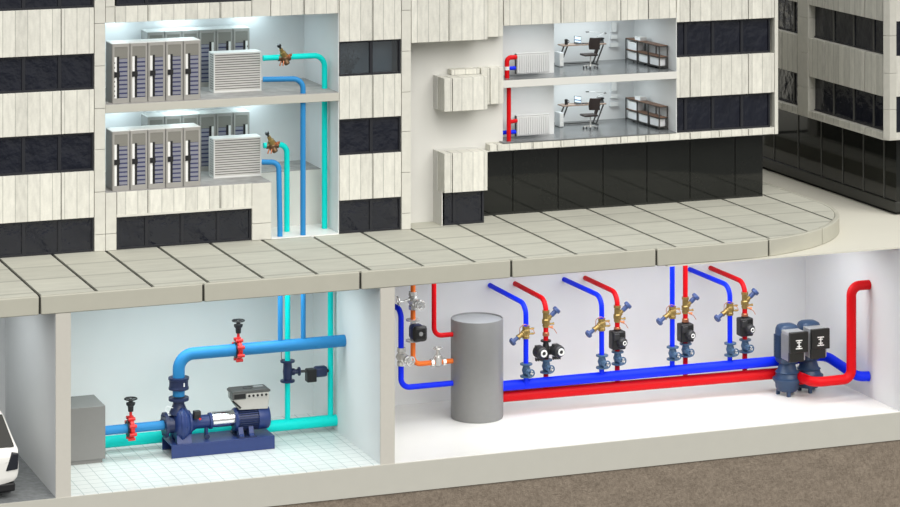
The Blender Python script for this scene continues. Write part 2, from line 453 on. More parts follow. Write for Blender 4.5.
# ------------------------------------------------------------------ facade builders
def panels(name, y0, y1, joints, z0, z1, mat=None, gap=.03):
    mb = MB(); j2 = MB()
    for a, b in zip(joints, joints[1:]): mb.box(a+gap/2, b-gap/2, y0, y1, z0, z1)
    o = struct(name, mb, mat or M['panel_front'], bevel=.008)
    if len(joints) > 2:
        for a in joints[1:-1]: j2.box(a-.05, a+.05, y0+.05, y1-.02, z0+.01, z1-.01)
        j2.build('panel_joint', M['joint'], o, smooth=False)
    return o
WN = [0]
def window(x0, x1, z0, z1, y, mull, glass=None, frame=None, fw=.07, depth=.12, special=None):
    """window band: outer frame, mullions, one pane per bay"""
    WN[0] += 1; frame = frame or M['winframe']
    f = MB(); f.box(x0, x1, y, y+depth, z0, z0+fw).box(x0, x1, y, y+depth, z1-fw, z1)
    f.box(x0, x0+fw, y, y+depth, z0+fw, z1-fw).box(x1-fw, x1, y, y+depth, z0+fw, z1-fw)
    w = struct('window_%d' % WN[0], f, frame, smooth=False)
    xs = [x0+fw] + list(mull) + [x1-fw]
    for m in mull: MB().box(m-.055, m+.055, y+.01, y+depth, z0+fw, z1-fw).build('mullion', frame, w, smooth=False)
    for i, (a, b) in enumerate(zip(xs, xs[1:])):
        MB().box(a, b, y+.06, y+.09, z0+fw, z1-fw).build('pane', M['clear'] if special and i in special else (glass or M['winglass']), w, smooth=False)
    return w

PY = F1+.34                       # back of the facade shell
# left bays (x < 4.46)
LJ = [-6, -2.7, .3, 3.29, 4.44]
for z0, z1 in ((13.19, 14.75), (10.50, 11.96), (7.60, 9.18)): panels('wall_front', F1, PY, LJ, z0, z1)
for z0, z1 in ((14.75, 16.3), (11.96, 13.19), (9.18, 10.50), (ZT, 7.60)):
    window(-6, 4.44, z0, z1, F1+.10, [-3.1, -1.8, -.5, .78, 2.02, 3.26])
def pilaster(x0, x1, z0, z1, y0=F1, y1=PY, zs=(), mat=None):
    mb = MB(); cuts = [z0]+[z for z in zs if z0 < z < z1]+[z1]
    for a, b in zip(cuts, cuts[1:]): mb.box(x0+.008, x1-.008, y0, y1, a+.008, b-.008)
    struct('wall_pier', mb, mat or M['pilaster'], bevel=.006)
PZ = (7.0, 8.45, 9.9, 11.3, 12.75, 14.2)
pilaster(4.44, 4.83, ZT, 16.3, zs=PZ)
pilaster(4.83, 5.16, 14.2, 16.3, zs=(14.75,)); pilaster(4.83, 5.22, ZT, 8.41, zs=(7.0,))
# over the server rooms and under the lower one
SJ = [5.22, 6.32, 8.89, 10.05]
panels('wall_front', F1, PY, [5.16, 6.32, 8.89, 10.04], 14.2, 14.75)
panels('wall_front', F1, PY, SJ, 7.60, 8.41)
window(5.24, 10.04, 14.75, 16.3, F1+.10, [6.3, 7.56, 8.85])
window(5.24, 10.04, ZT, 7.58, F1+.10, [6.3, 7.56, 8.85])
struct('trim_sill', MB().box(5.2, 10.05, F1-.03, F1+.3, 7.55, 7.62), M['pilaster'])
pilaster(10.04, 10.75, ZT, 8.41, zs=(7.0,)); pilaster(10.04, 10.72, 14.2, 16.3)
panels('wall_front', F1, PY, [10.72, 11.95, 13.24], 14.2, 16.3)
# middle bay
MJ = [13.24, 14.5, 15.57]
for z0, z1 in ((13.19, 16.3), (10.46, 11.96), (7.60, 9.18)): panels('wall_front', F1, PY, MJ, z0, z1)
for k, (z0, z1) in enumerate(((11.96, 13.19), (9.18, 10.46), (ZT, 7.60))):
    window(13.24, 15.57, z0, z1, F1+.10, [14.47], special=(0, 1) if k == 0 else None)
struct('trim_reflection_backing', MB().box(13.3, 15.42, F1+.62, F1+.66, 11.98, 13.17), M['reflectgrey'])  # added backing that gives the clear panes their grey reflection
pilaster(15.57, 15.93, ZT, 16.3, zs=PZ)
struct('trim_reflection_backing', MB().box(13.3, 15.42, PY+.005, F1+.62, 11.93, 11.97), M['reflectgrey'])  # ledge below the added backing and branches
# projecting bay fragments in front of the pale recess
panels('wall_front', F1, 7.46, [15.93, 17.37, 18.86], 13.03, 16.3)
panels('wall_front', F2, 7.46, [18.86, 19.74], 13.02, 16.3)
panels('wall_front', F1, F2, [17.18, 17.50, 18.86], 10.52, 11.70)
struct('wall_front', MB().box(17.18, 18.84, F2, 7.46, 10.52, 11.70), M['recess'])
panels('wall_front', F2, 7.46, [18.86, 19.22, 19.76], 10.59, 11.90)
panels('wall_front', F2+.02, 7.46, [17.72, 18.84], 11.71, 11.90)
panels('wall_front', F1, F2, [17.18, 17.50, 18.86], 7.62, 9.02)
struct('wall_front', MB().box(17.18, 18.84, F2, 7.46, 7.62, 9.02), M['recess'])
struct('wall_flank', MB().box(17.18, 17.28, F1+.24, 7.46, ZT, 7.62).box(17.3, 18.72, F1+.42, 7.46, ZT, 7.62), M['recess'])
window(17.215, 18.80, ZT, 7.62, F1+.24, [17.66])
struct('wall_recess', MB().box(15.93, 19.88, 7.46, 7.66, 8.87, 16.3).box(15.93, 18.80, 7.46, 7.66, ZT, 8.87), M['recess'])
# right wing
RX0, RX1 = 19.74, 30.86
TJ = [RX0, 22.0, 24.39, 27.2, 29.61, 30.6]
panels('wall_front', F2, F2+.4, TJ[:3]+[25.5, 26.64], 13.40, 16.3)
panels('wall_front', F2, F2+.4, [26.64, 27.2, 29.61, 30.6], 13.24, 16.3)
panels('wall_front', F2, F2+.4, [26.64, 27.2, 29.61, 30.6], 10.44, 11.92)
for z0, z1 in ((11.92, 13.24), (9.12, 10.44)):
    window(26.67, 30.6, z0, z1, F2+.16, [27.1, 28.22, 29.42])
panels('wall_front', F2, F2+.4, [19.2, 19.5, 20.9, 22.0, 24.39, 25.4, 27.2, 28.4, 29.61, 30.6], 8.885, 9.12)
pilaster(30.7, RX1, 8.86, 16.3, F2, F2+.4)
pilaster(30.585, 30.7, 8.87, 9.14, F2+.01, F2+.4); pilaster(30.585, 30.7, 10.44, 11.92, F2+.01, F2+.4); pilaster(30.585, 30.7, 13.24, 16.3, F2+.01, F2+.4)
struct('wall_right_wing', MB().box(30.62, RX1-.01, F2+.4, 20, 8.86, 16.3), M['panel_side'])
# black glazed ground floor of the right wing
BX = [18.9, 20.4, 22.19, 23.99, 25.77, 27.54, 29.41, 30.58]
WN[0] += 1
fr = MB().box(18.9, 30.58, 7.80, 7.95, ZT, ZT+.10).box(18.9, 30.58, 7.80, 7.95, 8.72, 8.86)
sh = struct('window_%d' % WN[0], fr, M['blackframe'], smooth=False)
for a, b in zip(BX, BX[1:]):
    MB().box(a+.015, b-.015, 7.77, 7.83, ZT+.08, 8.86).build('pane', M['blackglass'], sh, smooth=False)
struct('wall_glazed_side', MB().box(30.5, 30.58, 7.84, 20, ZT, 8.86), M['blackframe'])
struct('ceiling_soffit', MB().box(19.0, RX1, F2+.03, 20, 8.868, 8.884), M['recess'])

# ------------------------------------------------------------------ server rooms shell
XR = 13.22
struct('floor', MB().box(4.83, XR+.02, F1, 10.4, 11.12, 11.40), M['slab'], bevel=.01)
struct('floor', MB().box(4.83, XR, F1+.02, 10.33, 11.40, ZU), M['serverfloor'])
struct('floor', MB().box(4.83, 10.75, F1+.01, 8.34, 8.40, ZL), M['serverfloor'])
struct('floor', MB().box(4.83, XR, 8.34, 10.33, 8.40, ZL), M['serverfloor'])
struct('wall_shaft', MB().box(10.6, XR, 8.34, 8.5, ZT, 8.40), M['recess'])
struct('wall_shaft', MB().box(10.56, 10.745, PY, 8.34, ZT, 8.40), M['recess'])
struct('floor_shaft', MB().box(10.76, XR, F1+.02, 8.34, ZT-.05, ZT+.03), M['white'])
struct('wall_back', MB().box(4.6, XR+.3, 10.33, 10.5, ZT, 14.5), M['wallwhite'])
struct('wall_right', MB().box(XR, XR+.02, F1+.03, 10.33, ZT, 14.2), M['wallwhite'])
struct('wall_right', MB().box(XR+.02, XR+.10, PY, 10.33, ZT, 16.2), M['wallwhite'])
struct('wall_left', MB().box(4.6, 4.83, PY, 10.33, ZT, 14.5), M['wallwhite'])
struct('ceiling', MB().box(4.6, XR+.1, F1+.34, 10.5, 14.2, 14.4), M['wallwhite'])
struct('floor', MB().box(4.83, 10.55, PY, 10.33, 8.15, 8.40), M['slab'])
# ------------------------------------------------------------------ office shell
OW = 26.643
struct('floor', MB().box(19.74, OW+.02, F2, 10.85, 11.15, 11.42), M['recess'], bevel=.01)
struct('floor', MB().box(19.74, OW, F2+.01, 10.85, 11.42, OU), M['officefloor'])
struct('floor', MB().box(19.74, OW, F2+.01, 10.85, 9.14, OL), M['officefloor'])
struct('floor', MB().box(19.2, OW, F2+.4, 10.9, 8.87, 9.14), M['slab'])
struct('wall_radiator', MB().box(19.72, 22.24, 8.28, 10.85, 9.17, 13.5), M['wallwhite'])
struct('wall_back', MB().box(19.72, OW+.3, 10.85, 11.0, 8.87, 13.6), M['wallwhite'])
struct('wall_right', MB().box(OW, OW+.02, F2+.02, 10.85, 9.14, 13.6), M['wallwhite'])
struct('wall_right', MB().box(OW+.02, OW+.12, F2+.4, 10.85, 9.14, 13.6), M['wallwhite'])
struct('ceiling', MB().box(19.72, OW+.1, F2+.4, 11.0, 13.40, 13.6), M['wallwhite'])
struct('wall_left', MB().box(19.70, 19.74, 7.66, 8.28, 9.17, 13.5), M['recess'])
# roof and rear closing off the building
struct('ceiling_roof', MB().box(-6, 30.86, F1+.05, 20, 16.3, 16.6), M['pilaster'])
struct('wall_rear', MB().box(-6, 30.86, 20, 20.3, ZT, 16.6), M['pilaster'])
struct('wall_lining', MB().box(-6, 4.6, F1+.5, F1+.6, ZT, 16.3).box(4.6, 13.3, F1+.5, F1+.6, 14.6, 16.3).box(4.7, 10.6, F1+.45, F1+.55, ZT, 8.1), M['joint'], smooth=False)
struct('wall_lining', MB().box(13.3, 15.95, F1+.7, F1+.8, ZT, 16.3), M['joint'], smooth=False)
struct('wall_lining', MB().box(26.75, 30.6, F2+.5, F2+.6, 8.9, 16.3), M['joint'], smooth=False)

# ------------------------------------------------------------------ neighbouring building
B = thing('office_building', (34.2, 4.5, ZG), 'neighbouring concrete block with black glazed ground floor, right edge of the scene', 'building')
BX0, BY0 = 34.2, 4.5
def part(name, mb, mat, par=B, **k): return mb.build(name, mat, par, **k)
YJ = [BY0+.56, 6.50, 9.65, 10.98]
def bay(yj, z0, z1):
    mb = MB(); j = MB()
    for a, b in zip(yj, yj[1:]): mb.box(BX0, BX0+.35, a+.04, b-.04, z0, z1)
    for a in yj[1:-1]: j.box(BX0+.06, BX0+.3, a-.08, a+.08, z0+.01, z1-.01)
    o = part('wall_panel', mb, M['panel2'], bevel=.008); part('panel_joint', j, M['joint'], o, smooth=False)
far = [11.86, 13.3, 16.3, 18.5]
for z0, z1 in ((8.80, 9.02), (10.37, 11.88), (13.18, 14.75)):
    bay(YJ, z0, z1); bay(far, z0, z1)
for z0, z1 in ((9.02, 10.37), (11.88, 13.18), (14.75, 16.3)):
    for y0, y1, ms in ((BY0+.56, 10.98, (6.25, 7.8, 9.4)), (11.86, 18.5, (12.7, 14.2, 15.8))):
        f = MB()
        f.box(BX0+.26, BX0+.36, y0, y1, z0, z0+.06).box(BX0+.26, BX0+.36, y0, y1, z1-.06, z1)
        w = part('window', f, M['winframe'], smooth=False)
        for m in ms: part('mullion', MB().box(BX0+.25, BX0+.36, m-.035, m+.035, z0, z1), M['greyframe'], w, smooth=False)
        ys = [y0]+list(ms)+[y1]
        for a, b in zip(ys, ys[1:]): part('pane', MB().box(BX0+.30, BX0+.33, a, b, z0+.05, z1-.05), M['winglass'], w, smooth=False)
def pier(y0, y1):
    mb = MB()
    for a, b in ((8.80, 9.9), (9.9, 11.25), (11.25, 12.65), (12.65, 14.1), (14.1, 16.3)): mb.box(BX0-.02, BX0+.4, y0+.006, y1-.006, a+.006, b-.006)
    part('pier', mb, M['pier2'], bevel=.006)
pier(10.98, 11.86)
mb = MB()
for a, b in ((8.80, 9.9), (9.9, 11.25), (11.25, 12.65), (12.65, 14.1), (14.1, 16.3)):
    mb.prism([(BX0+.01, BY0+.56), (BX0+.17, BY0+.35), (BX0+.45, BY0+.35), (BX0+.45, BY0+.56)], a+.006, b-.006)
part('corner_pier', mb, M['pier2'], bevel=.006)
part('core', MB().box(BX0+.42, 48, BY0+.56, 22, 8.80, 16.6), M['joint'], smooth=False)
for z0, z1 in ((8.80, 9.02), (10.37, 11.88), (13.18, 16.3)): part('front_panel', MB().box(BX0+.45, 48, BY0+.36, BY0+.55, z0, z1), M['panel2f'])
for z0, z1 in ((9.02, 10.37), (11.88, 13.18)): part('front_window', MB().box(BX0+.45, 48, BY0+.45, BY0+.55, z0, z1), M['winglass'], smooth=False)
part('soffit', MB().prism([(BX0, BY0+.57), (BX0+.17, BY0+.35), (48, BY0+.35), (48, 22), (BX0, 22)], 8.75, 8.80), M['pier2'])
part('plinth', MB().box(34.90, 48, 5.38, 22, ZG+.12, 6.33), M['blackframe'], bevel=.01)
part('plinth_recess', MB().box(35.05, 48, 5.55, 22, ZG, ZG+.12), M['joint'], smooth=False)
gy = [5.40, 6.35, 7.95, 9.6, 11.35, 13.3, 15.4, 17.5, 20]
for a, b in zip(gy, gy[1:]):
    g = part('glazing_panel', MB().box(34.98, 35.05, a+.03, b-.03, 6.33, 8.76), M['blackglass'], smooth=False)
    part('mullion', MB().box(34.95, 35.05, b-.022, b+.022, 6.33, 8.76), M['greyframe'], g, smooth=False)
part('glazing_front', MB().box(34.96, 48, 5.40, 5.5, 6.33, 8.76), M['blackglass'], smooth=False)
part('glazing_core', MB().box(35.06, 47, 5.51, 22, 6.34, 8.74), M['joint'], smooth=False)
part('roof', MB().box(BX0, 48, BY0+.56, 22, 16.6, 16.9), M['pier2'])

# ------------------------------------------------------------------ tree reflection, built as added branches behind the middle window
pl = thing('tree_reflection', (13.75, F1+.45, 11.975), 'dark branches added behind the upper middle window as its tree reflection', 'reflection')
MB().lathe((13.75, F1+.45, 11.975), (0,0,1), [(0,.10),(.16,.13),(.16,.11)], 12).build('reflection_base', M['reflectdark'], pl)
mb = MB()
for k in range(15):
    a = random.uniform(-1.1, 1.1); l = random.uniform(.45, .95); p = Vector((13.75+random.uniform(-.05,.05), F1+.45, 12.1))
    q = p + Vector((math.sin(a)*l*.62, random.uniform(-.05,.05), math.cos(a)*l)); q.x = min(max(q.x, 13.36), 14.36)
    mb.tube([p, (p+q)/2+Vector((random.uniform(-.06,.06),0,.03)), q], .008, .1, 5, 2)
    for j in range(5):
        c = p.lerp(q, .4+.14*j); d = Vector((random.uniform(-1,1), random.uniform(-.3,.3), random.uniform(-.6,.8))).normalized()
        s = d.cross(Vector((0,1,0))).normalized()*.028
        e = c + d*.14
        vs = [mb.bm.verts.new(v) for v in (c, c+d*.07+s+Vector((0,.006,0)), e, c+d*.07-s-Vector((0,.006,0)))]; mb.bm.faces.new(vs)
mb.build('reflected_branches', M['reflectdark'], pl, smooth=False)

# ------------------------------------------------------------------ server cabinets
RW, RD, RH = .63, .9, 2.02
def make_rack(sgn, label, loc):
    """local origin at bottom front centre; sgn=-1 mirrors the door furniture"""
    t = thing('server_cabinet', (0,0,0), label, 'server cabinet', 'rows of server cabinets')
    MB().box(-RW/2+.005, RW/2-.005, .03, RD, 0, RH).build('body', M['rack'], t, bevel=.012)
    MB().box(-RW/2+.005, RW/2-.005, .02, RD, RH, RH+.025).build('top_panel', M['coolerbody'], t, bevel=.01)
    f = MB(); w = RW/2-.02
    f.box(-w, w, 0, .03, 0, .17).box(-w, w, 0, .03, RH-.10, RH-.01)
    f.box(-w, -w+.065, 0, .03, .17, RH-.10).box(w-.065, w, 0, .03, .17, RH-.10)
    d = f.build('door', M['rackdoor'], t, bevel=.006)
    w2 = w-.065
    MB().box(-w2, w2, .012, .03, RH-.50, RH-.10).build('vent_panel', M['vent'], d)
    def X(a, b): return (min(sgn*a, sgn*b), max(sgn*a, sgn*b))
    z0, z1 = .17, RH-.50
    a, b = X(-w2, -w2+.085); cs = MB().box(a, b, .005, .03, z0, z1+.06).build('cable_strip', M['white'], d)
    k = MB(); a2, b2 = X(-w2-.005, -w2+.02)
    for i in range(8): k.box(a2, b2, .002, .02, z0+.06+i*.16, z0+.12+i*.16)
    k.build('clip', M['greyplastic'], cs)
    a, b = X(-w2+.085, -w2+.165); h = MB().box(a, b, -.005, .03, z0, z1+.08).build('rail', M['blackplastic'], d)
    a, b = X(-w2-.01, -w2+.18); MB().box(a, b, -.03, .0, z0+.72, z0+.90).build('handle', M['blackplastic'], d)
    a, b = X(-w2+.17, w2)
    MB().box(a, b, .02, .03, z0, z1).build('shelf_edge', M['bladeline'], t)
    n = 9; dz = (z1-z0)/n
    for i in range(n): MB().box(a, b, .008, .03, z0+i*dz+.035, z0+(i+1)*dz-.018).build('server_unit', M['blade'], t)
    t.location = loc
    return t
ORD = ['first', 'second', 'third', 'fourth', 'fifth', 'sixth']
proto = {}
for fl, z in (('upper', ZU), ('lower', ZL)):
    for i in range(5):
        loc = (5.10+RW*(i+.5), 6.52, z); lab = 'grey server cabinet, %s from the left in the front row, %s server room' % (ORD[i], fl)
        if 'f' not in proto: proto['f'] = make_rack(1, lab, loc)
        else: dup(proto['f'], loc, lab)
    for i in range(6):
        loc = (10.86-RW*(i+.5), 9.3, z); lab = 'grey server cabinet, %s from the right in the back row, %s server room' % (ORD[i], fl)
        if 'b' not in proto: proto['b'] = make_rack(-1, lab, loc)
        else: dup(proto['b'], loc, lab)

# ------------------------------------------------------------------ cooling units
def make_cooler(label, loc):
    t = thing('cooling_unit', (0,0,0), label, 'cooling unit', 'cooling units in the server rooms')
    W, D, H = 1.75, .64, 1.40
    c = MB().box(.03, W-.03, .03, D-.03, .02, H-.07).build('core', M['louvergap'], t, smooth=False)
    MB().box(0, W, 0, D, H-.07, H).build('top_cover', M['coolerbody'], t, bevel=.012)
    f = MB().box(0, W, 0, D, 0, .07)
    for a in (0, W-.05):
        for b in (0, D-.05): f.box(a, a+.05, b, b+.05, .07, H-.07)
    f.build('casing', M['coolerbody'], t, bevel=.008)
    g = MB(); s = MB(); n = 15; dz = (H-.14)/n
    for i in range(n):
        z = .07+i*dz
        g.prismx([(.004, z+.002), (.028, z+.02), (.028, z+dz*.66), (.016, z+dz*.66)], .05, W-.05)
        s.prismy([(.004, z+.002), (.028, z+.02), (.028, z+dz*.66), (.016, z+dz*.66)], .05, D-.05)
    g.build('front_grille', M['louver'], t, smooth=False); s.build('side_grille', M['louver'], t, smooth=False)
    t.location = loc; return t
cu = make_cooler('white louvred cooling unit on the upper server room floor', (9.035, 7.65, ZU))
dup(cu, (9.035, 7.65, ZL), 'white louvred cooling unit on the lower server room floor')

# ------------------------------------------------------------------ pipes
def pipe(pts, r, mat, label, R=.3, group=None, name='pipe'):
    o = MB().tube(pts, r, R).build(name, mat); tag(o, label, 'pipe', group); return o
zc = ZT+.03
pipe([(10.78, 7.45, 12.60), (13.06, 7.45, 12.60), (13.06, 7.45, zc)], .1, M['teal'], 'teal pipe leaving the upper cooling unit and dropping along the right wall', .4)
pipe([(10.60, 6.9, 11.93), (11.97, 6.56, 11.93), (11.97, 6.56, zc)], .095, M['skyblue'], 'blue pipe leaving the upper cooling unit and dropping down the shaft', .35)
pipe([(10.78, 7.39, 9.53), (11.64, 7.39, 9.53), (11.64, 7.39, zc)], .1, M['teal'], 'teal pipe with a bend leaving the lower cooling unit', .3)
pipe([(10.60, 7.0, 9.02), (11.14, 6.75, 9.02), (11.14, 6.6, zc)], .095, M['skyblue'], 'blue pipe leaving the lower cooling unit, shortest of the shaft pipes', .25)

def bronze_valve(label, loc):
    t = thing('control_valve', (0,0,0), label, 'valve', 'bronze valves in the server rooms')
    MB().lathe((-.26,0,0), (1,0,0), [(0,.13),(.07,.14),(.09,.12),(.15,.2),(.26,.24),(.37,.2),(.43,.12),(.45,.14),(.52,.13)], 8).build('body', M['bronze'], t)
    d = Vector((-.42,-.1,.75)).normalized()
    MB().lathe((0,-.08,.05), d, [(0,.14),(.22,.13),(.24,.09),(.4,.075)], 14).build('bonnet', M['brass'], t)
    MB().lathe(Vector((0,-.08,.05))+d*.36, d, [(0,.05),(.14,.05),(.14,.085),(.24,.085)], 12).build('stem_cap', M['blackplastic'], t)
    for k in (0, 1): MB().cyl((-.06-.12*k,-.16,-.12), (-.12-.14*k,-.22,-.3), .03, 8).build('test_point', M['copper'], t)
    MB().lathe((.12,-.14,.04), (.5,-.5,.5), [(0,.08),(.12,.08),(.13,.05),(.2,.05)], 10).build('side_port', M['copper'], t)
    MB().lathe((.02,-.12,-.1), (.35,-.3,-.75), [(0,.11),(.16,.12),(.2,.07)], 10).build('drain_plug', M['bronze'], t)
    t.location = loc; t.scale = (.86,)*3; return t
bv = bronze_valve('bronze valve on the teal pipe beside the upper cooling unit', (11.56, 7.45, 12.58))
dup(bv, (11.10, 7.39, 9.52), 'bronze valve on the teal pipe beside the lower cooling unit')

# ------------------------------------------------------------------ offices
def office(z, fl):
    grp = 'matching furniture of the two offices'
    Q = lambda name, loc, what, cat: thing(name, loc, what % fl, cat, grp)
    # radiator
    r = Q('radiator', (20.45, 7.56, z+.12), 'white ribbed wall radiator in the %s office', 'radiator')
    MB().box(20.47, 21.78, 7.585, 7.70, z+.12, z+.85).build('body', M['radiator'], r, bevel=.012)
    fb = MB(); n = 15; w = 1.29/n
    for i in range(n): fb.box(20.485+i*w+.014, 20.485+(i+1)*w-.014, 7.555, 7.60, z+.15, z+.80)
    fb.build('fin', M['radiator'], r, bevel=.01)
    MB().box(20.46, 21.79, 7.57, 7.72, z+.845, z+.875).build('top_grille', M['radiator'], r, bevel=.006)
    MB().box(20.445, 20.47, 7.57, 7.71, z+.12, z+.85).build('end_cap', M['greyplastic'], r)
    for xx in (20.7, 21.55): MB().box(xx-.03, xx+.03, 7.70, 8.275, z+.7, z+.76).build('bracket', M['radiator'], r)
    # drawer cabinet
    c = Q('drawer_cabinet', (22.95, 9.3, z), 'low white drawer cabinet beside the desk in the %s office', 'cabinet')
    MB().box(23.03, 23.20, 9.62, 10.1, z+.02, z+.54).build('body', M['paper'], c, bevel=.01)
    for k in range(3): MB().box(23.04, 23.19, 9.60, 9.62, z+.05+k*.16, z+.19+k*.16).build('drawer', M['white'], c, bevel=.005)
    MB().box(23.05, 23.18, 9.64, 10.08, z, z+.02).build('plinth', M['darksteel'], c)
    # desk
    d = Q('desk', (24.0, 10.1, z), 'wooden desk with slanted steel legs in the %s office', 'desk')
    MB().box(23.20, 25.0, 9.74, 10.22, z+.745, z+.79).build('desk_top', M['deskwood'], d, bevel=.006)
    for xx, s in ((23.45, -1), (24.93, -1)):
        l = MB().bar((xx, 9.85, z+.745), (xx+s*.30, 9.85, z+.03), .045).bar((xx, 10.15, z+.745), (xx+s*.30, 10.15, z+.03), .045)
        l.bar((xx+s*.30, 9.68, z+.02), (xx+s*.30, 10.26, z+.02), .05, .04)
        l.build('leg', M['darksteel'], d)
    MB().box(23.2, 24.6, 10.14, 10.18, z+.02, z+.055).build('cross_rail', M['darksteel'], d)
    # things on the desk
    cup = Q('mug', (23.43, 9.92, z+.79), 'small black mug on the left end of the desk in the %s office', 'mug')
    MB().lathe((23.43, 9.92, z+.79), (0,0,1), [(0,.055),(.01,.06),(.2,.065),(.2,.05),(.03,.045)], 14).build('cup', M['blackplastic'], cup)
    MB().torus((23.50, 9.92, z+.9), (0,1,0), .045, .012, 14, 6).build('handle', M['blackplastic'], cup)
    lp = Q('laptop', (23.93, 9.95, z+.79), 'open laptop with a bright screen on the desk in the %s office', 'laptop')
    MB().box(23.78, 24.08, 9.80, 10.0, z+.79, z+.805).build('keyboard', M['greyplastic'], lp)
    MB().bar((23.93, 10.005, z+.80), (23.97, 10.10, z+1.06), .29, .012, up=(0,-1,0)).build('lid', M['darksteel'], lp)
    MB().bar((23.935, 10.0, z+.84), (23.97, 10.085, z+1.04), .25, .008, up=(0,-1,0)).build('screen', scr, lp)
    MB().bar((23.948, 10.023, z+.91), (23.953, 10.035, z+.94), .25, .01, up=(0,-1,0)).build('screen_band', M['bladeline'], lp)
    pp = MB().box(24.12, 24.30, 9.82, 10.0, z+.79, z+.815).build('document_tray', M['greyplastic']); tag(pp, 'flat dark document tray between laptop and chair in the %s office' % fl, 'tray', grp)
    ph = Q('desk_phone', (24.85, 10.0, z+.79), 'black telephone on the right end of the desk in the %s office', 'telephone')
    MB().prismx([(9.86, z+.79), (10.08, z+.79), (10.08, z+.97), (10.0, z+.99)], 24.76, 24.96).build('body', M['blackplastic'], ph)
    MB().box(24.74, 24.98, 9.89, 9.96, z+.92, z+.985).build('handset', M['blackplastic'], ph, bevel=.015)
    la = Q('desk_lamp', (24.72, 10.25, z+.79), 'thin swing arm desk lamp behind the chair in the %s office', 'lamp')
    MB().lathe((24.66, 10.12, z+.79), (0,0,1), [(0,.09),(.025,.09),(.03,.02)], 16).build('base', M['chrome'], la)
    MB().tube([(24.66, 10.12, z+.8), (24.80, 10.12, z+1.02), (25.12, 10.12, z+1.13)], .009, .15, 8, 5).build('arm', M['chrome'], la)
    MB().tube([(24.45, 10.25, z+1.185), (25.16, 10.25, z+1.12)], .010, .1, 8).build('upper_arm', M['chrome'], la)
    MB().lathe((25.16, 10.25, z+1.14), (.15,0,-1), [(0,.025),(.03,.055),(.06,.06)], 14).build('lamp_head', M['darksteel'], la)
    MB().box(24.38, 24.50, 10.22, 10.28, z+1.165, z+1.20).build('counterweight', M['darksteel'], la)
    # chair, seen from behind, facing left and away
    ch = Q('office_chair', (23.98, 9.0, z), 'dark leather swivel chair on castors in the %s office', 'chair')
    cx, cy = 24.0, 8.95
    for k in range(5):
        a = .5+2*PI*k/5; e = (cx+.27*math.cos(a), cy+.27*math.sin(a))
        MB().bar((cx, cy, z+.12), (*e, z+.085), .05, .035).build('base_arm', M['chrome'], ch)
        MB().cyl((e[0]-.018, e[1], z+.04), (e[0]+.018, e[1], z+.04), .04, 12).build('castor', M['blackplastic'], ch)
    MB().cyl((cx, cy, z+.08), (cx, cy, z+.47), .028, 12).build('column', M['chrome'], ch)
    MB().box(cx-.34, cx+.22, cy-.24, cy+.26, z+.47, z+.545).build('seat', M['leather'], ch, bevel=.035)
    MB().bar((cx+.18, cy, z+.47), (cx+.235, cy-.03, z+.78), .17, .035).build('back_stem', M['leather'], ch)
    bk = MB()
    rows = []
    for zz, b in ((.70, .02), (.85, 0), (1.0, .015), (1.14, .05)):
        rr = []
        for k in range(7):
            u = -1+2*k/6
            rr.append(Vector((cx+.10+b+u*.225*.87, cy-.10-u*.225*.3 - (1-u*u)*.05, z+zz)))
        rows.append(rr)
    rings = [[*r, *[Vector((p.x+.03, p.y+.06, p.z)) for p in reversed(r)]] for r in rows]
    bk.rings(rings).build('backrest', M['leather'], ch, bevel=.01)
    # wall holders
    for k, (z0, z1, wd) in enumerate(((1.08, 1.47, .21), (.81, 1.06, .26), (.50, .77, .32))):
        hx = 25.75
        o = Q('wall_holder', (hx, 10.7, z+z0), ['top', 'middle', 'bottom'][k]+' white wall file holder, one of three stacked in the %s office', 'file holder')
        MB().box(hx-wd/2, hx+wd/2, 10.83, 10.85, z+z0, z+z1).build('back_plate', M['paper'], o)
        MB().box(hx-wd/2, hx+wd/2, 10.70, 10.72, z+z0, z+z0+(z1-z0)*(.95 if k == 0 else .6)).build('front_plate', M['white'], o)
        MB().box(hx-wd/2, hx+wd/2, 10.72, 10.83, z+z0, z+z0+.03).build('tray', M['paper'], o)
    # shelf along the right wall
    s = Q('shelf_unit', (26.3, 9.0, z), 'long low steel shelf unit with brown boards along the right wall of the %s office', 'shelf')
    s.rotation_euler = (0, 0, math.radians(4.5))
    P0 = Vector((26.3, 9.0, z))
    fr = MB(); Y0, Y1, X0, X1 = -1.28, 1.30, -.15, .19
    for yy_ in (Y0, -.43, .42, Y1):
        for xx in (X0, X1): MB().box(26.3+xx-.018, 26.3+xx+.018, 9+yy_-.018, 9+yy_+.018, z, z+.88).build('post', M['darksteel'], s)
    for zz in (.10, .44, .85):
        for xx in (X0, X1): fr.box(26.3+xx-.015, 26.3+xx+.015, 9+Y0, 9+Y1, z+zz-.02, z+zz+.01)
        for yy_ in (Y0, Y1): fr.box(26.3+X0, 26.3+X1, 9+yy_-.015, 9+yy_+.015, z+zz-.02, z+zz+.01)
    fr.build('rail', M['darksteel'], s)
    for zz in (.44, .85): MB().box(26.3+X0+.01, 26.3+X1-.01, 9+Y0, 9+Y1, z+zz+.01, z+zz+.035).build('shelf_board', M['wood'], s)
    MB().box(26.3+X0+.01, 26.3+X1-.01, 9+Y0, 9+Y1, z+.10, z+.115).build('bottom_board', M['darksteel'], s)
    R = Matrix.Rotation(math.radians(4.5), 3, 'Z')
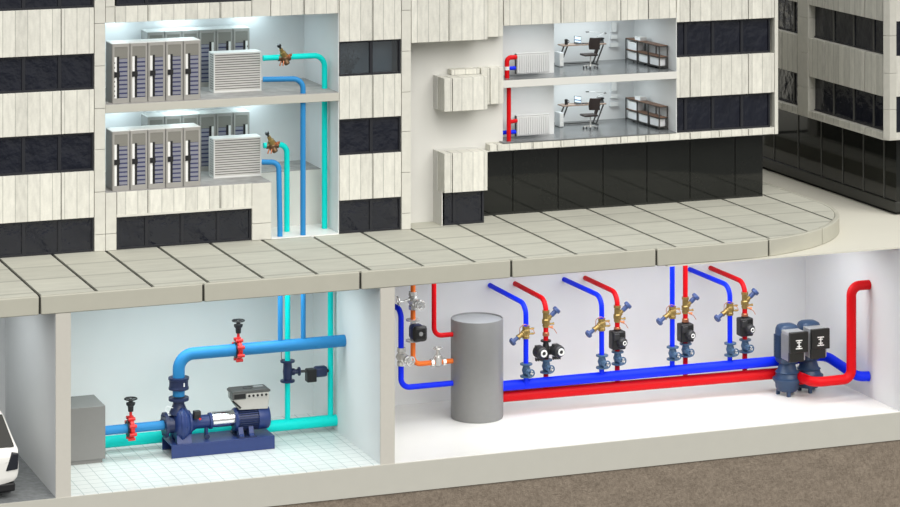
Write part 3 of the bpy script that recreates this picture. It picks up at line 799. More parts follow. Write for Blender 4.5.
    def crate(yc, z0, w, h, lab):
        o = Q('storage_box', P0 + R @ Vector((.02, yc, z0)), lab, 'box'); o.rotation_euler = (0,0,math.radians(4.5))
        def lb(x0, x1, y0, y1, a, b): return MB().box(o.location.x+x0, o.location.x+x1, o.location.y+y0, o.location.y+y1, o.location.z+a, o.location.z+b)
        lb(-.14, .14, -w/2, w/2, 0, h*.82).build('body', M['paper'], o, bevel=.008)
        lb(-.148, .148, -w/2-.008, w/2+.008, h*.82, h).build('lid', M['white'], o, bevel=.006)
    crate(.85, .115, .68, .28, 'white storage box on the lower shelf, far end, %s office')
    crate(0, .115, .66, .28, 'white storage box on the lower shelf, middle bay, %s office')
    crate(-.85, .115, .66, .28, 'white storage box on the lower shelf, near end, %s office')
    crate(.86, .475, .66, .30, 'white storage box on the middle shelf, far end, %s office')
    crate(.45, .885, .42, .13, 'flat white box on top of the shelf unit in the %s office')
scr = mk('laptop_screen', (.6, .75, .9), .3)
office(OU, 'upper'); office(OL, 'lower')
# red and blue heating pipes of the offices
RXp = 20.09
p = pipe([(RXp, 7.58, OU), (RXp, 7.58, OU+.30)], .085, M['red'], 'short red pipe stub rising from the upper office floor')
t = MB().lathe((RXp, 7.58, OU+.29), (0,0,1), [(0,.092),(.13,.092)], 16).build('pipe_sleeve', M['white']); tag(t, 'white sleeve joining the red pipe in the upper office', 'sleeve')
pipe([(RXp, 7.58, OU+.42), (RXp, 7.58, OU+.74), (20.46, 7.58, OU+.74)], .085, M['red'], 'red curved pipe into the radiator of the upper office', .30)
pipe([(20.20, 7.64, OU+.34), (20.46, 7.64, OU+.34)], .07, M['blue'], 'short blue pipe into the radiator of the upper office')
t = pipe([(RXp, 7.40, OL), (RXp, 7.40, 11.14)], .08, M['red'], 'tall vertical red pipe in the lower office')
MB().tube([(RXp, 7.40, OL+.68), (20.46, 7.60, OL+.68)], .075, .1).build('branch', M['red'], t).location = (0,0,0)
pipe([(19.93, 7.64, OL+.27), (20.46, 7.64, OL+.27)], .075, M['blue'], 'short blue pipe behind the red pipe in the lower office')

# ------------------------------------------------------------------ garage: white car
car = thing('car', (-.9, 4.2, 0), 'white hatchback car parked with its rear to the garage opening', 'car')
def car_h(y):
    K = [(1.15,1.15),(1.20,1.38),(1.30,1.52),(2.0,2.62),(2.6,2.82),(3.6,2.85),(4.6,2.75),(5.6,1.85),(6.6,1.60),(7.05,1.35),(7.1,1.0)]
    for a, b in zip(K, K[1:]):
        if a[0] <= y <= b[0]: return a[1]+(b[1]-a[1])*(y-a[0])/(b[0]-a[0])
    return 1.
def car_ring(y):
    h = car_h(y); zb = .42; e = min(1, (y-1.1)/.45+.55, (7.15-y)/.5+.5)
    W = 1.62*(.88+.12*min(1, e)); belt = min(h, 1.52)
    top = W-.03-max(0, h-1.52)*.28
    prof = [(W*.93, zb), (W, zb+.25), (W+.04, (zb+belt)/2), (W, belt-.06)]
    prof += [(W-.02-(h-belt)*.12, belt), (top+.08, h-.16 if h > 2 else h-.02), (top*.86, h-.02), (top*.4, h+.02)]
    return [Vector((-.9+x, y, z)) for x, z in prof] + [Vector((-.9-x, y, z)) for x, z in reversed(prof)]
ys = [1.15,1.2,1.24,1.3,1.65,2.0,2.15,2.4,2.8,3.4,4.0,4.6,5.1,5.6,6.1,6.6,6.9,7.05,7.1]
MB().rings([car_ring(y) for y in ys]).build('body', M['carpaint'], car, subsurf=1)
def slant(z): return 1.30+(z-1.52)/1.1*.70
rw = MB()
for z0, z1, w0, w1 in ((1.58, 2.46, 1.50, 1.23),):
    pts = [(w0, z0), (w1, z1)]
    A = [rw.bm.verts.new(v) for v in ((-.9-w0, slant(z0)-.045, z0), (-.9+w0, slant(z0)-.045, z0), (-.9+w1, slant(z1)-.03, z1), (-.9-w1, slant(z1)-.03, z1))]
    Bv = [rw.bm.verts.new(v.co+Vector((0,.05,0))) for v in A]
    rw.bm.faces.new(A); rw.bm.faces.new(list(reversed(Bv)))
    for i in range(4): rw.bm.faces.new((A[(i+1)%4], A[i], Bv[i], Bv[(i+1)%4]))
rw.build('rear_window', M['carglass'], car, smooth=False, bevel=.02)
for s in (-1, 1):
    cxl = -.9+s*1.45
    MB().prismy([(cxl-s*.26, .88), (cxl+s*.13, .92), (cxl+s*.15, 1.40), (cxl-s*.06, 1.44)], 1.12, 1.5).build('tail_light', M['lens'], car, bevel=.03)
    MB().tube([(-.9+s*1.14, 2.05, 2.56), (-.9+s*1.15, 2.3, 2.86), (-.9+s*1.15, 4.6, 2.86), (-.9+s*1.1, 4.9, 2.55)], .04, .12, 8, 4).build('roof_rail', M['blackplastic'], car)
    for yy_ in (2.15, 5.9):
        w = MB().lathe((-.9+s*1.24, yy_, .46), (s,0,0), [(0,.40),(.03,.46),(.30,.46),(.34,.40)], 24).build('wheel', M['tyre'], car)
        MB().lathe((-.9+s*1.56, yy_, .46), (s,0,0), [(0,.28),(.03,.27)], 20).build('hub', M['chrome'], w)
MB().box(-.9-1.55, -.9+1.5, 1.16, 1.4, .24, .50).build('lower_bumper', M['blackplastic'], car, bevel=.05)
MB().box(-.9-1.35, -.9+1.35, 1.3, 6.8, .28, .60).build('underbody', M['blackplastic'], car)
MB().box(-.9-.75, -.9+.75, 1.10, 1.16, .85, 1.1).build('number_plate', M['paper'], car, bevel=.01)
MB().box(-.9-1.0, -.9+1.0, 1.88, 2.4, 2.60, 2.72).build('spoiler', M['carpaint'], car, bevel=.03)

car.location = (-1.09, 3.35, 0); car.scale = (1, 1, 1.03)

# ------------------------------------------------------------------ pump room
gb = thing('grey_cabinet', (3.2, 4.3, 0), 'plain grey cabinet by the left wall of the pump room', 'cabinet')
MB().box(2.30, 4.12, 3.5, 5.1, .12, 1.88).build('body', M['greybox'], gb, bevel=.015)
MB().box(2.36, 4.03, 3.55, 5.05, 0, .12).build('plinth', M['greybox'], gb)
YP = 3.70
pipe([(4.12, YP, 1.0), (6.20, YP, 1.0)], .155, M['skyblue'], 'short blue suction pipe between grey cabinet and large pump')
pipe([(4.12, 4.62, .37), (12.54, 4.62, .37)], .2, M['teal'], 'long horizontal teal pipe just above the pump room floor')
pipe([(6.68, YP, 1.93), (6.68, YP, 3.31), (12.54, YP, 3.31)], .205, M['skyblue'], 'large blue pipe rising from the pump and running to the right wall', .5)
pipe([(10.24, YP, 3.4), (10.24, YP, ZG-.01)], .085, M['skyblue'], 'left of the two thin blue risers above the large blue pipe')
pipe([(11.06, YP, 3.4), (11.06, YP, ZG-.01)], .085, M['skyblue'], 'right of the two thin blue risers above the large blue pipe')
pipe([(10.79, 4.62, .40), (10.79, 4.62, ZG-.01)], .095, M['teal'], 'thin teal riser with the motor valve in the pump room')
pipe([(12.34, 4.62, .40), (12.34, 4.62, ZG-.01)], .095, M['teal'], 'plain thin teal riser near the right wall of the pump room')

def red_valve(label, loc):
    """butterfly valve on an x-axis pipe, handwheel on top; origin on the pipe axis"""
    t = thing('butterfly_valve', (0,0,0), label, 'valve', 'red valves of the pump room')
    b = MB().lathe((-.075,0,0), (1,0,0), [(0,.30),(.02,.33),(.13,.33),(.15,.30)], 20)
    for k in range(8):
        a = 2*PI*(k+.5)/8; b.cyl((-.115, .36*math.cos(a), .36*math.sin(a)), (.115, .36*math.cos(a), .36*math.sin(a)), .058, 10)
    b.build('body', M['valvered'], t)
    MB().lathe((-.13,0,0), (1,0,0), [(0,.27),(.04,.27)], 24).build('flange', M['blackplastic'], t)
    MB().lathe((0,0,.3), (0,0,1), [(0,.10),(.1,.1),(.12,.05),(.28,.05)], 12).build('neck', M['valvered'], t)
    MB().lathe((0,0,.56), (0,0,1), [(0,.09),(.17,.10),(.22,.15),(.29,.16),(.31,.08),(.42,.05)], 8).build('gearbox', M['blackplastic'], t)
    h = MB().torus((0,0,.98), (0,0,1), .20, .027, 28, 8)
    for k in range(3):
        a = 2*PI*k/3+.3; h.bar((0,0,.97), (.2*math.cos(a), .2*math.sin(a), .98), .026)
    h.build('handwheel', M['blackplastic'], t)
    t.location = loc; return t
rv = red_valve('red valve with black handwheel on the short blue pipe by the grey cabinet', (5.03, YP, 1.0))
dup(rv, (8.76, YP, 3.31), 'red valve with black handwheel on the large blue pipe above the pump')

# motor valve on the teal riser
mv = thing('motor_valve', (10.79, 4.62, 1.7), 'dark navy flanged valve with side motor on the thin teal riser', 'valve')
MB().lathe((10.79, 4.62, 1.84), (0,0,1), [(0,.25),(.06,.25),(.08,.15),(.2,.15),(.36,.165),(.5,.15),(.66,.15),(.68,.25),(.74,.25)], 20).build('body', M['navydark'], mv)
MB().lathe((10.93, 4.62, 2.17), (1,0,-.02), [(0,.12),(.1,.12),(.12,.08),(.24,.08),(.25,.15),(.30,.15)], 16).build('bonnet', M['navydark'], mv)
yk = MB()
for s in (-1, 1): yk.bar((11.22, 4.62+s*.1, 2.16), (11.52, 4.62+s*.1, 2.15), .04)
yk.bar((11.2, 4.62, 2.16), (11.55, 4.62, 2.15), .035); yk.build('yoke', M['darksteel'], mv)
MB().box(11.46, 11.80, 4.46, 4.78, 1.78, 2.22).build('gear_housing', M['blackplastic'], mv, bevel=.03)
MB().box(11.74, 12.2, 4.46, 4.78, 1.92, 2.28).build('actuator', M['navydark'], mv, bevel=.08)
MB().lathe((12.19, 4.62, 2.1), (1,0,0), [(0,.07),(.08,.06)], 12).build('end_cap', M['blackplastic'], mv)
MB().tube([(10.62, 4.6, 2.5), (10.56, 4.6, 2.7), (10.56, 4.6, 2.95), (10.70, 4.62, 3.0)], .012, .08, 6, 4).build('cable', M['greyplastic'], mv)

# large pump set
ps = thing('pump_set', (8.0, 3.8, 0), 'large navy pump with motor and grey drive on a navy base plate', 'pump')
bx0, bx1, by0, by1 = 6.28, 9.87, 3.13, 4.36
MB().box(bx0, bx1, by0, by1, .40, .44).box(bx0, bx1, by0, by0+.04, 0, .40).box(bx0, bx1, by1-.04, by1, 0, .40).box(bx1-.04, bx1, by0+.04, by1-.04, 0, .40).build('base_plate', M['navy'], ps, bevel=.01)
# volute: disc-like casing around the x axis with ribs
v = MB().lathe((6.46,YP,1.0), (1,0,0), [(0,.22),(.03,.36),(.08,.50),(.16,.57),(.32,.58),(.44,.54),(.54,.42),(.58,.30)], 28).build('volute', M['navy'], ps)
rb = MB()
for k in range(10):
    a = 2*PI*k/10; d = Vector((0, math.cos(a), math.sin(a)))
    rb.bar(Vector((6.90,YP,1.0))+d*.26, Vector((6.80,YP,1.0))+d*.58, .05, .07, up=(1,0,0))
rb.build('rib', M['navy'], v)
MB().torus((6.71,YP,1.0), (1,0,0), .53, .10, 28, 8).build('volute_ring', M['navy'], v)
MB().lathe((6.68,YP,1.35), (0,0,1), [(0,.34),(.2,.24),(.34,.19),(.42,.2),(.44,.34),(.54,.34)], 24).build('discharge_flange', M['navydark'], ps)
MB().lathe((6.68,YP,2.16), (0,0,1), [(0,.34),(.07,.34),(.08,.325),(.2,.315),(.31,.325),(.33,.35),(.40,.35)], 24).build('check_valve', M['navydark'], ps)
MB().box(6.76, 6.80, YP-.335, YP-.28, 2.30, 2.42).build('rating_plate', M['paper'], ps)
MB().lathe((6.16,YP,1.0), (1,0,0), [(0,.42),(.10,.42),(.12,.28),(.34,.30)], 24).build('suction_flange', M['navydark'], ps)
sb = MB()
for k in range(8):
    a = 2*PI*k/8+.2; sb.cyl((6.12, YP+.33*math.cos(a), 1.0+.33*math.sin(a)), (6.28, YP+.33*math.cos(a), 1.0+.33*math.sin(a)), .035, 8)
sb.build('bolt', M['navydark'], ps)
for yy_ in (YP-.34, YP+.34): MB().prismx([(yy_-.18, .44), (yy_+.18, .44), (yy_+.12, .52), (yy_+.08, .72), (yy_-.08, .72), (yy_-.12, .52)], 6.50, 7.0).build('pump_foot', M['navy'], ps)
MB().lathe((6.98,YP,1.0), (1,0,0), [(0,.42),(.07,.42),(.09,.34),(.2,.27),(.3,.22),(.72,.22),(.74,.27),(.84,.27)], 20).build('bearing_housing', M['navy'], ps)
MB().lathe((7.80,YP,1.03), (1,0,0), [(0,.25),(.01,.265),(.80,.265),(.81,.25)], 28).build('coupling_guard', M['chromesatin'], ps)
MB().box(7.58, 7.68, YP-.10, YP+.10, .44, .84).build('support_foot', M['navy'], ps, bevel=.02)
MB().lathe((7.62,YP-.17,.52), (0,-1,0), [(0,.08),(.05,.08)], 14).build('foot_bolt', M['navydark'], ps)
g = MB().box(7.10, 7.34, YP-.42, YP-.22, 1.20, 1.46).build('gauge_display', M['blackplastic'], ps, bevel=.02)
MB().box(7.14, 7.30, YP-.43, YP-.42, 1.34, 1.43).build('display_face', M['greyplastic'], g)
MB().bar((7.16, YP-.25, 1.22), (7.12, YP-.1, 1.0), .07).build('gauge_stem', M['navydark'], ps)
MB().cyl((7.30, YP-.43, 1.20), (7.30, YP-.40, 1.20), .04, 12).build('warning_label', M['valvered'], ps)
MB().tube([(6.40, YP-.3, 1.62), (6.18, YP-.36, 1.72), (6.08, YP-.36, 1.62), (6.25, YP-.40, 1.48)], .012, .08, 6, 4).build('sensor_cable', M['paper'], ps)
# motor
m = MB().lathe((8.56,YP,.97), (1,0,0), [(0,.20),(.02,.36),(.10,.40),(.12,.34),(.86,.34)], 28).build('motor', M['navy'], ps)
fn = MB()
for k in range(30):
    a = 2*PI*k/30; d = Vector((0, math.cos(a), math.sin(a)))
    fn.bar(Vector((8.72,YP,.97))+d*.36, Vector((9.40,YP,.97))+d*.36, .022, .07, up=d)
fn.build('cooling_fin', M['navydark'], m)
MB().lathe((9.38,YP,.97), (1,0,0), [(0,.37),(.02,.40),(.36,.40),(.42,.36),(.44,.30)], 32).build('fan_cover', M['navy'], ps)
for xx in (8.66, 9.02):
    for s in (-1, 1):
        MB().prismx([(YP+s*.14, .46), (YP+s*.50, .46), (YP+s*.50, .52), (YP+s*.42, .56), (YP+s*.34, .78), (YP+s*.14, .78)], xx, xx+.16).build('motor_foot', M['navy'], ps)
MB().box(8.60, 9.26, YP-.52, YP+.52, .44, .47).build('foot_rail', M['navydark'], ps)
# drive box on the motor
Y0d, Y1d = YP-.28, YP+.34
dv = MB().prismy([(8.72, 1.34), (9.72, 1.30), (9.76, 1.62), (9.76, 1.90), (8.50, 1.90), (8.50, 1.66)], Y0d, Y1d).build('drive_box', M['drivegrey'], ps, bevel=.015)
MB().prismy([(8.46, 1.88), (9.80, 1.88), (9.80, 1.94), (9.74, 1.98), (8.52, 1.98), (8.46, 1.94)], Y0d-.03, Y1d+.03).build('drive_lid', M['drivelid'], dv, bevel=.012)
MB().box(8.46, 8.93, Y0d-.04, Y0d+.3, 1.70, 1.90).build('connector_block', M['drivelid'], ps, bevel=.012)
MB().box(8.52, 8.92, Y0d-.05, Y0d-.03, 1.73, 1.88).build('connector_face', M['blackplastic'], ps)
MB().box(8.95, 9.74, Y0d-.03, Y0d, 1.72, 1.86).build('terminal_strip', M['drivegrey'], ps, bevel=.008)
for k in range(5): MB().cyl((9.05+k*.148, Y0d-.045, 1.79), (9.05+k*.148, Y0d-.01, 1.79), .042, 12).build('cable_gland', M['blackplastic'], ps)
MB().box(9.32, 9.66, YP+.06, YP+.22, 1.975, 1.99).build('display', M['silver'], ps)
MB().torus((9.10, YP+.06, 1.98), (0,0,1), .16, .018, 24, 6).build('dial_ring', M['greyplastic'], ps)
MB().bar((8.48, Y0d, 1.66), (8.76, Y0d, 1.40), .05, .06).build('bracket', M['blackplastic'], ps)

# ------------------------------------------------------------------ boiler room: tank and headers
tk = thing('storage_tank', (17.77, 4.63, 0), 'large upright grey steel storage tank in the boiler room', 'tank')
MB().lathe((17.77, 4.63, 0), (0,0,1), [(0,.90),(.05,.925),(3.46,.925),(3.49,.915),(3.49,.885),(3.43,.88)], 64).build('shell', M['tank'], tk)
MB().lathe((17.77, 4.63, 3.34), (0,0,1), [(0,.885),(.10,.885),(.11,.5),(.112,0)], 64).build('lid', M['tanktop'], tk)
pipe([(18.50, 4.42, 1.06), (29.9, 4.12, 1.12), (31.25, 4.10, 1.18), (31.62, 2.35, .76), (32.05, 2.25, .75)], .18, M['blue'], 'thick blue header pipe running from the tank behind the pumps to the right wall', .45)
pipe([(18.50, 4.66, .63), (29.5, 4.2, .65)], .20, M['red'], 'thick red header pipe running from the tank to the twin pumps')
pipe([(29.84, 3.5, .66), (29.80, 2.25, .72), (31.33, 2.25, .72), (31.33, 2.25, 4.06), (32.05, 2.25, 4.06)], .178, M['red'], 'thick red pipe leaving the twin pumps and rising into the right wall', .34)

RB = [19.485, 22.40, 25.17, 27.47]; RR = [20.38, 23.15, 25.84, 28.23]
YB_, YR = 4.28, 4.60
PLACE = ['nearest the tank', 'second from the tank', 'third from the tank', 'nearest the twin pumps']
for i in range(4):
    zb, zr = (3.90, 3.95, 0, 3.95)[i], (3.92, 3.96, 0, 3.96)[i]
    if i == 2:
        pb = [(RB[i], YB_, 1.05), (RB[i], YB_, ZG-.01)]; pr = [(RR[i], YR, .6), (RR[i], YR, ZG-.01)]
    else:
        pb = [(RB[i], YB_, 1.05), (RB[i], YB_, zb), (RB[i]-.24, 7.14, 4.03)]; pr = [(RR[i], YR, .6), (RR[i], YR, zr), (RR[i]-.15, 7.14, 4.02)]
    pipe(pb, .09, M['blue'], 'thin blue riser on the headers, ' + PLACE[i], .42, 'risers in the boiler room')
    pipe(pr, .09, M['red'], 'thin red riser on the headers, ' + PLACE[i], .42, 'risers in the boiler room')

def gate_valve(label, loc):
    t = thing('gate_valve', (0,0,0), label, 'valve', 'flanged valves above the headers')
    MB().lathe((0,0,-.24), (0,0,1), [(0,.22),(.05,.22),(.06,.11),(.14,.13),(.24,.16),(.34,.13),(.42,.11),(.43,.22),(.48,.22)], 20).build('body', M['steelblue'], t)
    MB().lathe((0,-.1,-.03), (.05,-1,0), [(0,.12),(.1,.11),(.12,.06),(.32,.05)], 14).build('bonnet', M['steelblue'], t)
    w = MB().torus((.02,-.40,-.03), (.05,-1,0), .125, .026, 24, 8)
    for k in range(2): a = PI*k/2+.4; w.bar((.02-.12*math.cos(a),-.40,-.03-.12*math.sin(a)), (.02+.12*math.cos(a),-.40,-.03+.12*math.sin(a)), .03)
    w.build('handwheel', M['steelblue'], t)
    MB().lathe((.02,-.38,-.03), (.05,-1,0), [(0,.04),(.06,.04)], 10).build('hub', M['chrome'], t)
    t.location = loc; return t
def balancing(label, loc):
    t = thing('balancing_valve', (0,0,0), label, 'valve', 'brass valves on the blue risers')
    MB().lathe((0,0,-.22), (0,0,1), [(0,.13),(.08,.14),(.10,.12),(.18,.155),(.28,.155),(.34,.12),(.36,.14),(.44,.13)], 8).build('body', M['brass'], t)
    d = Vector((-.86,-.12,-.5)).normalized(); p = Vector((-.02,0,.02))
    MB().lathe(p, d, [(0,.10),(.12,.11),(.14,.085),(.30,.085),(.32,.10),(.36,.10)], 12).build('bonnet', M['brass'], t)
    q = p+d*.36
    MB().lathe(q, d, [(0,.065),(.18,.075)], 12).build('neck', M['handleblue'], t)
    MB().lathe(q+d*.18, d, [(0,.09),(.02,.14),(.10,.14),(.13,.11)], 12).build('handle', M['handleblue'], t)
    for z in (.12, -.06): MB().lathe((.09,-.03,z), (1,-.1,0), [(0,.035),(.1,.03),(.11,.04),(.2,.035)], 8).build('test_point', M['brass'], t)
    MB().tube([(-.27,-.08,-.02), (-.27,-.08,.2), (-.1,-.12,.32), (.1,-.1,.22)], .012, .12, 6, 5).build('capillary', M['copper'], t)
    MB().tube([(.15,-.1,.12), (.24,-.12,.08), (.30,-.1,-.06)], .012, .06, 6, 4).build('capillary', M['copper'], t)
    t.location = loc; return t
def regulator(label, loc):
    t = thing('regulating_valve', (0,0,0), label, 'valve', 'brass valves on the red risers')
    MB().lathe((0,0,-.28), (0,0,1), [(0,.115),(.06,.135),(.12,.12),(.14,.15),(.26,.15),(.30,.115),(.50,.115),(.52,.14),(.60,.13)], 8).build('body', M['brass'], t)
    d = Vector((.72,-.1,.7)).normalized(); p = Vector((.02,-.02,-.04))
    MB().lathe(p, d, [(0,.09),(.14,.1),(.16,.07),(.24,.07)], 12).build('bonnet', M['brass'], t)
    q = p+d*.24
    MB().lathe(q, d, [(0,.085),(.20,.085)], 12).build('neck', M['handleblue'], t)
    MB().lathe(q+d*.20, d, [(0,.10),(.02,.15),(.11,.15),(.14,.12)], 12).build('handle', M['handleblue'], t)
    MB().lathe((.08,-.06,-.16), (1,-.2,.05), [(0,.035),(.14,.03),(.15,.045),(.2,.045)], 8).build('test_point', M['brass'], t)
    MB().lathe((.06,-.08,-.24), (1,-.3,-.2), [(0,.035),(.1,.03),(.11,.05),(.17,.05)], 8).build('test_point', M['copper'], t)
    MB().lathe((0,0,-.58), (0,0,1), [(0,.13),(.1,.13),(.14,.085),(.3,.085)], 8).build('union', M['copper'], t)
    MB().tube([(.10,-.1,-.28), (.26,-.14,-.34), (.36,-.14,-.50)], .014, .08, 6, 4).build('capillary', M['copper'], t)
    t.location = loc; return t
def circ_motor(mb_name, t, x, r, z, rr):
    o = MB().lathe((x,-.05,z), (.12,-1,0), [(0,r),(.20,r),(.23,r*.92),(.34,r*.9),(.40,r*.62),(.42,r*.6)], 20).build(mb_name, M['greyplastic'], t)
    MB().torus((x+.055,-.47,z), (.12,-1,0), rr, rr*.32, 24, 8).build('ring', M['white'], o)
    return o
def circulator(label, loc):
    t = thing('circulator_pump', (0,0,0), label, 'pump', 'black circulators on the red risers')
    MB().box(-.28, .24, -.24, .16, -.34, .32).build('casing', M['blackplastic'], t, bevel=.05)
    MB().lathe((0,0,-.36), (0,0,1), [(0,.13),(.06,.13),(.06,.1),(.66,.1),(.66,.13),(.72,.13)], 16).build('pipe_flange', M['blackplastic'], t)
    circ_motor('motor', t, .03, .19, -.06, .062)
    MB().box(-.24, -.02, -.30, -.18, .02, .26).build('terminal_box', M['greyplastic'], t, bevel=.03)
    t.location = loc; return t
def twin_circulator(label, loc):
    t = thing('circulator_pump', (0,0,0), label, 'pump', 'black circulators on the red risers')
    MB().lathe((0,0,-.30), (0,0,1), [(0,.10),(.16,.12),(.30,.15),(.44,.12),(.60,.09),(.61,.19),(.66,.19)], 16).build('body', M['blackplastic'], t)
    MB().box(-.38, .44, -.12, .12, -.16, .12).build('casing', M['blackplastic'], t, bevel=.06)
    for x in (-.32, .34):
        mt = circ_motor('motor', t, x, .225, 0, .10)
        fb = MB()
        for k in range(4): fb.box(x-.14+k*.08, x-.11+k*.08, -.24, -.10, -.31, -.2)
        fb.build('fin', M['blackplastic'], mt)
        MB().box(x-.16, x+.08, -.26, -.08, .12, .24).build('terminal_box', M['blackplastic'], mt, bevel=.03)
    t.location = loc; return t
gv = bl_ = rg = cp = None
for i in range(4):
    for colr, xx, yv in (('blue', RB[i], YB_-.03), ('red', RR[i], YR-.03)):
        lab = 'blue flanged handwheel valve at the foot of the %s riser %s' % (colr, PLACE[i]); loc = (xx, yv, (1.59, 1.65, 1.72, 1.67)[i])
        if gv is None: gv = gate_valve(lab, loc)
        else: dup(gv, loc, lab)
    lab = 'brass valve, handle slanting down, on the blue riser ' + PLACE[i]; loc = (RB[i], YB_, (2.92, 2.96, 3.18, 3.12)[i])
    if bl_ is None: bl_ = balancing(lab, loc)
    else: dup(bl_, loc, lab)
    lab = 'brass valve, handle slanting up, on the red riser ' + PLACE[i]; loc = (RR[i], YR, (3.24, 3.20, 3.30, 3.30)[i])
    if rg is None: rg = regulator(lab, loc)
    else: dup(rg, loc, lab)
    if i == 0: twin_circulator('black twin head circulator pump on the red riser nearest the tank', (RR[0], YR, 2.14))
    else:
        lab = 'black single circulator pump on the red riser ' + PLACE[i]; loc = (RR[i], YR, (0, 2.31, 2.36, 2.38)[i])
        if cp is None: cp = circulator(lab, loc)
        else: dup(cp, loc, lab)

# twin pumps with drives
def inline_pump(label, loc):
    t = thing('inline_pump', (0,0,0), label, 'pump', 'twin pumps by the right wall')
    MB().lathe((0,0,.22), (0,0,1), [(-.06,.34),(.06,.42),(.22,.44),(.34,.53),(.40,.53),(.44,.45),(.58,.40),(.62,.44),(.68,.36),(.92,.29),(.97,.36),(1.1,.36)], 32).build('pump_casing', M['pumpblue'], t)
    for a in (.6, 2.5, 4.4): MB().bar((.30*math.cos(a), .30*math.sin(a), .30), (.34*math.cos(a), .34*math.sin(a), 0), .10, .12).build('foot', M['pumpblue'], t)
    mot = []
    for z, sc in ((1.20, .9), (1.27, 1.0), (2.28, 1.0), (2.41, .97), (2.51, .86), (2.56, .65), (2.58, .3)):
        ring = []
        for k in range(32):
            a = 2*PI*k/32; ca, sa = math.cos(a), math.sin(a)
            ring.append(Vector((math.copysign(abs(ca)**.6, ca)*.40*sc, math.copysign(abs(sa)**.6, sa)*.36*sc, z)))
        mot.append(ring)
    mo = MB().rings(mot).build('motor', M['pumpblue'], t)
    b = MB()
    for k in range(7): b.box(-.415, -.39, -.24+k*.08-.012, -.24+k*.08+.012, 1.36, 2.2)
    b.build('cooling_fin', M['pumpblue'], mo)
    d = MB().box(-.40, .27, -.88, -.32, 1.42, 2.46).build('drive_housing', M['silver'], t, bevel=.02)
    MB().box(-.41, .33, -1.02, -.88, 1.74, 2.48).box(-.42, .18, -.98, -.88, 1.40, 1.76).build('drive_cover', M['screen'], t, bevel=.025)
    fnn = MB()
    for k in range(9): fnn.box(-.44, -.41, -.84+k*.055, -.82+k*.055, 1.46, 2.34)
    fnn.build('heatsink_fin', M['silver'], d)
    e = MB(); yv = (-1.03, -1.016); cx0, cz0 = -.05, 2.04
    for sz in (-1, 1):
        e.box(cx0-.13, cx0+.13, *yv, cz0+sz*.145-.018, cz0+sz*.145+.018)
        e.box(cx0-.085, cx0+.085, *yv, cz0+sz*.07-.017, cz0+sz*.07+.017)
    e.box(cx0-.022, cx0+.022, *yv, cz0-.12, cz0+.12)
    e.build('emblem', M['white'], t, smooth=False)
    t.location = loc; return t
ip = inline_pump('left one of the twin dark blue pumps with black drive', (29.44, 3.6, 0))
dup(ip, (30.42, 3.8, 0), 'right one of the twin dark blue pumps with black drive')
tag(MB().lathe((29.75,3.6,.52), (1,0,0), [(0,.2),(.35,.2)], 20).build('connecting_pipe', M['red']), 'short red pipe joining the two dark blue pumps', 'pipe')

# ------------------------------------------------------------------ boiler connections left of the tank
YC = 4.63
pipe([(16.90, YC, 2.98), (16.155, YC, 2.98), (16.155, YC, ZG-.01)], .085, M['red'], 'thin red pipe dropping from the ceiling into the tank', .28)
pipe([(16.90, YC, 2.05), (15.375, YC, 2.05), (15.375, YC, ZG-.01)], .088, M['orange'], 'orange pipe dropping from the ceiling and bending into the tank', .28)
pipe([(16.90, YC, 1.27), (14.93, YC, 1.27), (14.93, YC, 4.0), (14.72, 6.2, 4.05)], .098, M['blue'], 'thin blue pipe bending from the tank up behind the dividing wall', .32)
def chrome_valve(label, loc, side):
    t = thing('chrome_valve', (0,0,0), label, 'valve', 'chrome valves left of the tank')
    MB().lathe((0,0,-.24), (0,0,1), [(0,.12),(.10,.13),(.12,.1),(.24,.17),(.36,.1),(.38,.13),(.48,.12)], 8).build('body', M['chrome'], t)
    MB().lathe((0,-.08,0), (.3*side,-1,-.15), [(0,.13),(.1,.12),(.12,.06),(.2,.06),(.21,.13),(.27,.13)], 14).build('bonnet', M['chrome'], t)
    h = MB().torus((.11*side,-.42,-.05), (.3*side,-1,-.15), .12, .025, 20, 8); h.bar((.11*side-.12,-.42,-.05), (.11*side+.12,-.42,-.05), .03)
    h.build('handwheel', M['chrome'], t)
    t.location = loc; t.scale = (1.3,)*3; return t
chrome_valve('chrome valve with handwheel on the thin blue pipe beside the dividing wall', (14.95, YC, 2.36), 1)
c2 = chrome_valve('chrome valve on the orange pipe above its small black pump', (15.375, YC, 4.28), .6)
CL = Vector((15.375, YC, 4.28))
MB().tube([CL+Vector(v) for v in ((-.1,-.05,.05), (-.30,-.05,.0), (-.42,-.05,.0))], .03, .1, 8, 3).build('lever', M['chrome'], c2)
MB().torus(CL+Vector((-.44,-.05,.03)), (1,0,.2), .11, .022, 18, 8).build('lever_wheel', M['chrome'], c2)
cg = thing('chrome_valve', (16.30, YC, 2.05), 'chrome valve with tall top handwheel on the horizontal orange pipe', 'valve', 'chrome valves left of the tank')
for s in (-1, 1): MB().lathe((16.30+s*.22-.05, YC, 2.05), (1,0,0), [(0,.15),(.1,.15)], 8).build('flange', M['chrome'], cg)
MB().lathe((16.30, YC, 2.05), (0,0,1), [(-.14,.1),(-.1,.15),(.1,.15),(.22,.12),(.24,.07),(.48,.05)], 12).build('body', M['chrome'], cg)
MB().bar((16.12, YC, 2.15), (16.30, YC, 2.42), .06).bar((16.48, YC, 2.15), (16.30, YC, 2.42), .06).build('yoke', M['chrome'], cg)
MB().torus((16.30, YC, 2.54), (0,0,1), .15, .028, 22, 8).bar((16.15, YC, 2.54), (16.45, YC, 2.54), .04).build('handwheel', M['chrome'], cg)
sp = thing('circulator_pump', (15.375, YC, 3.2), 'small black pump with square face on the orange pipe', 'pump')
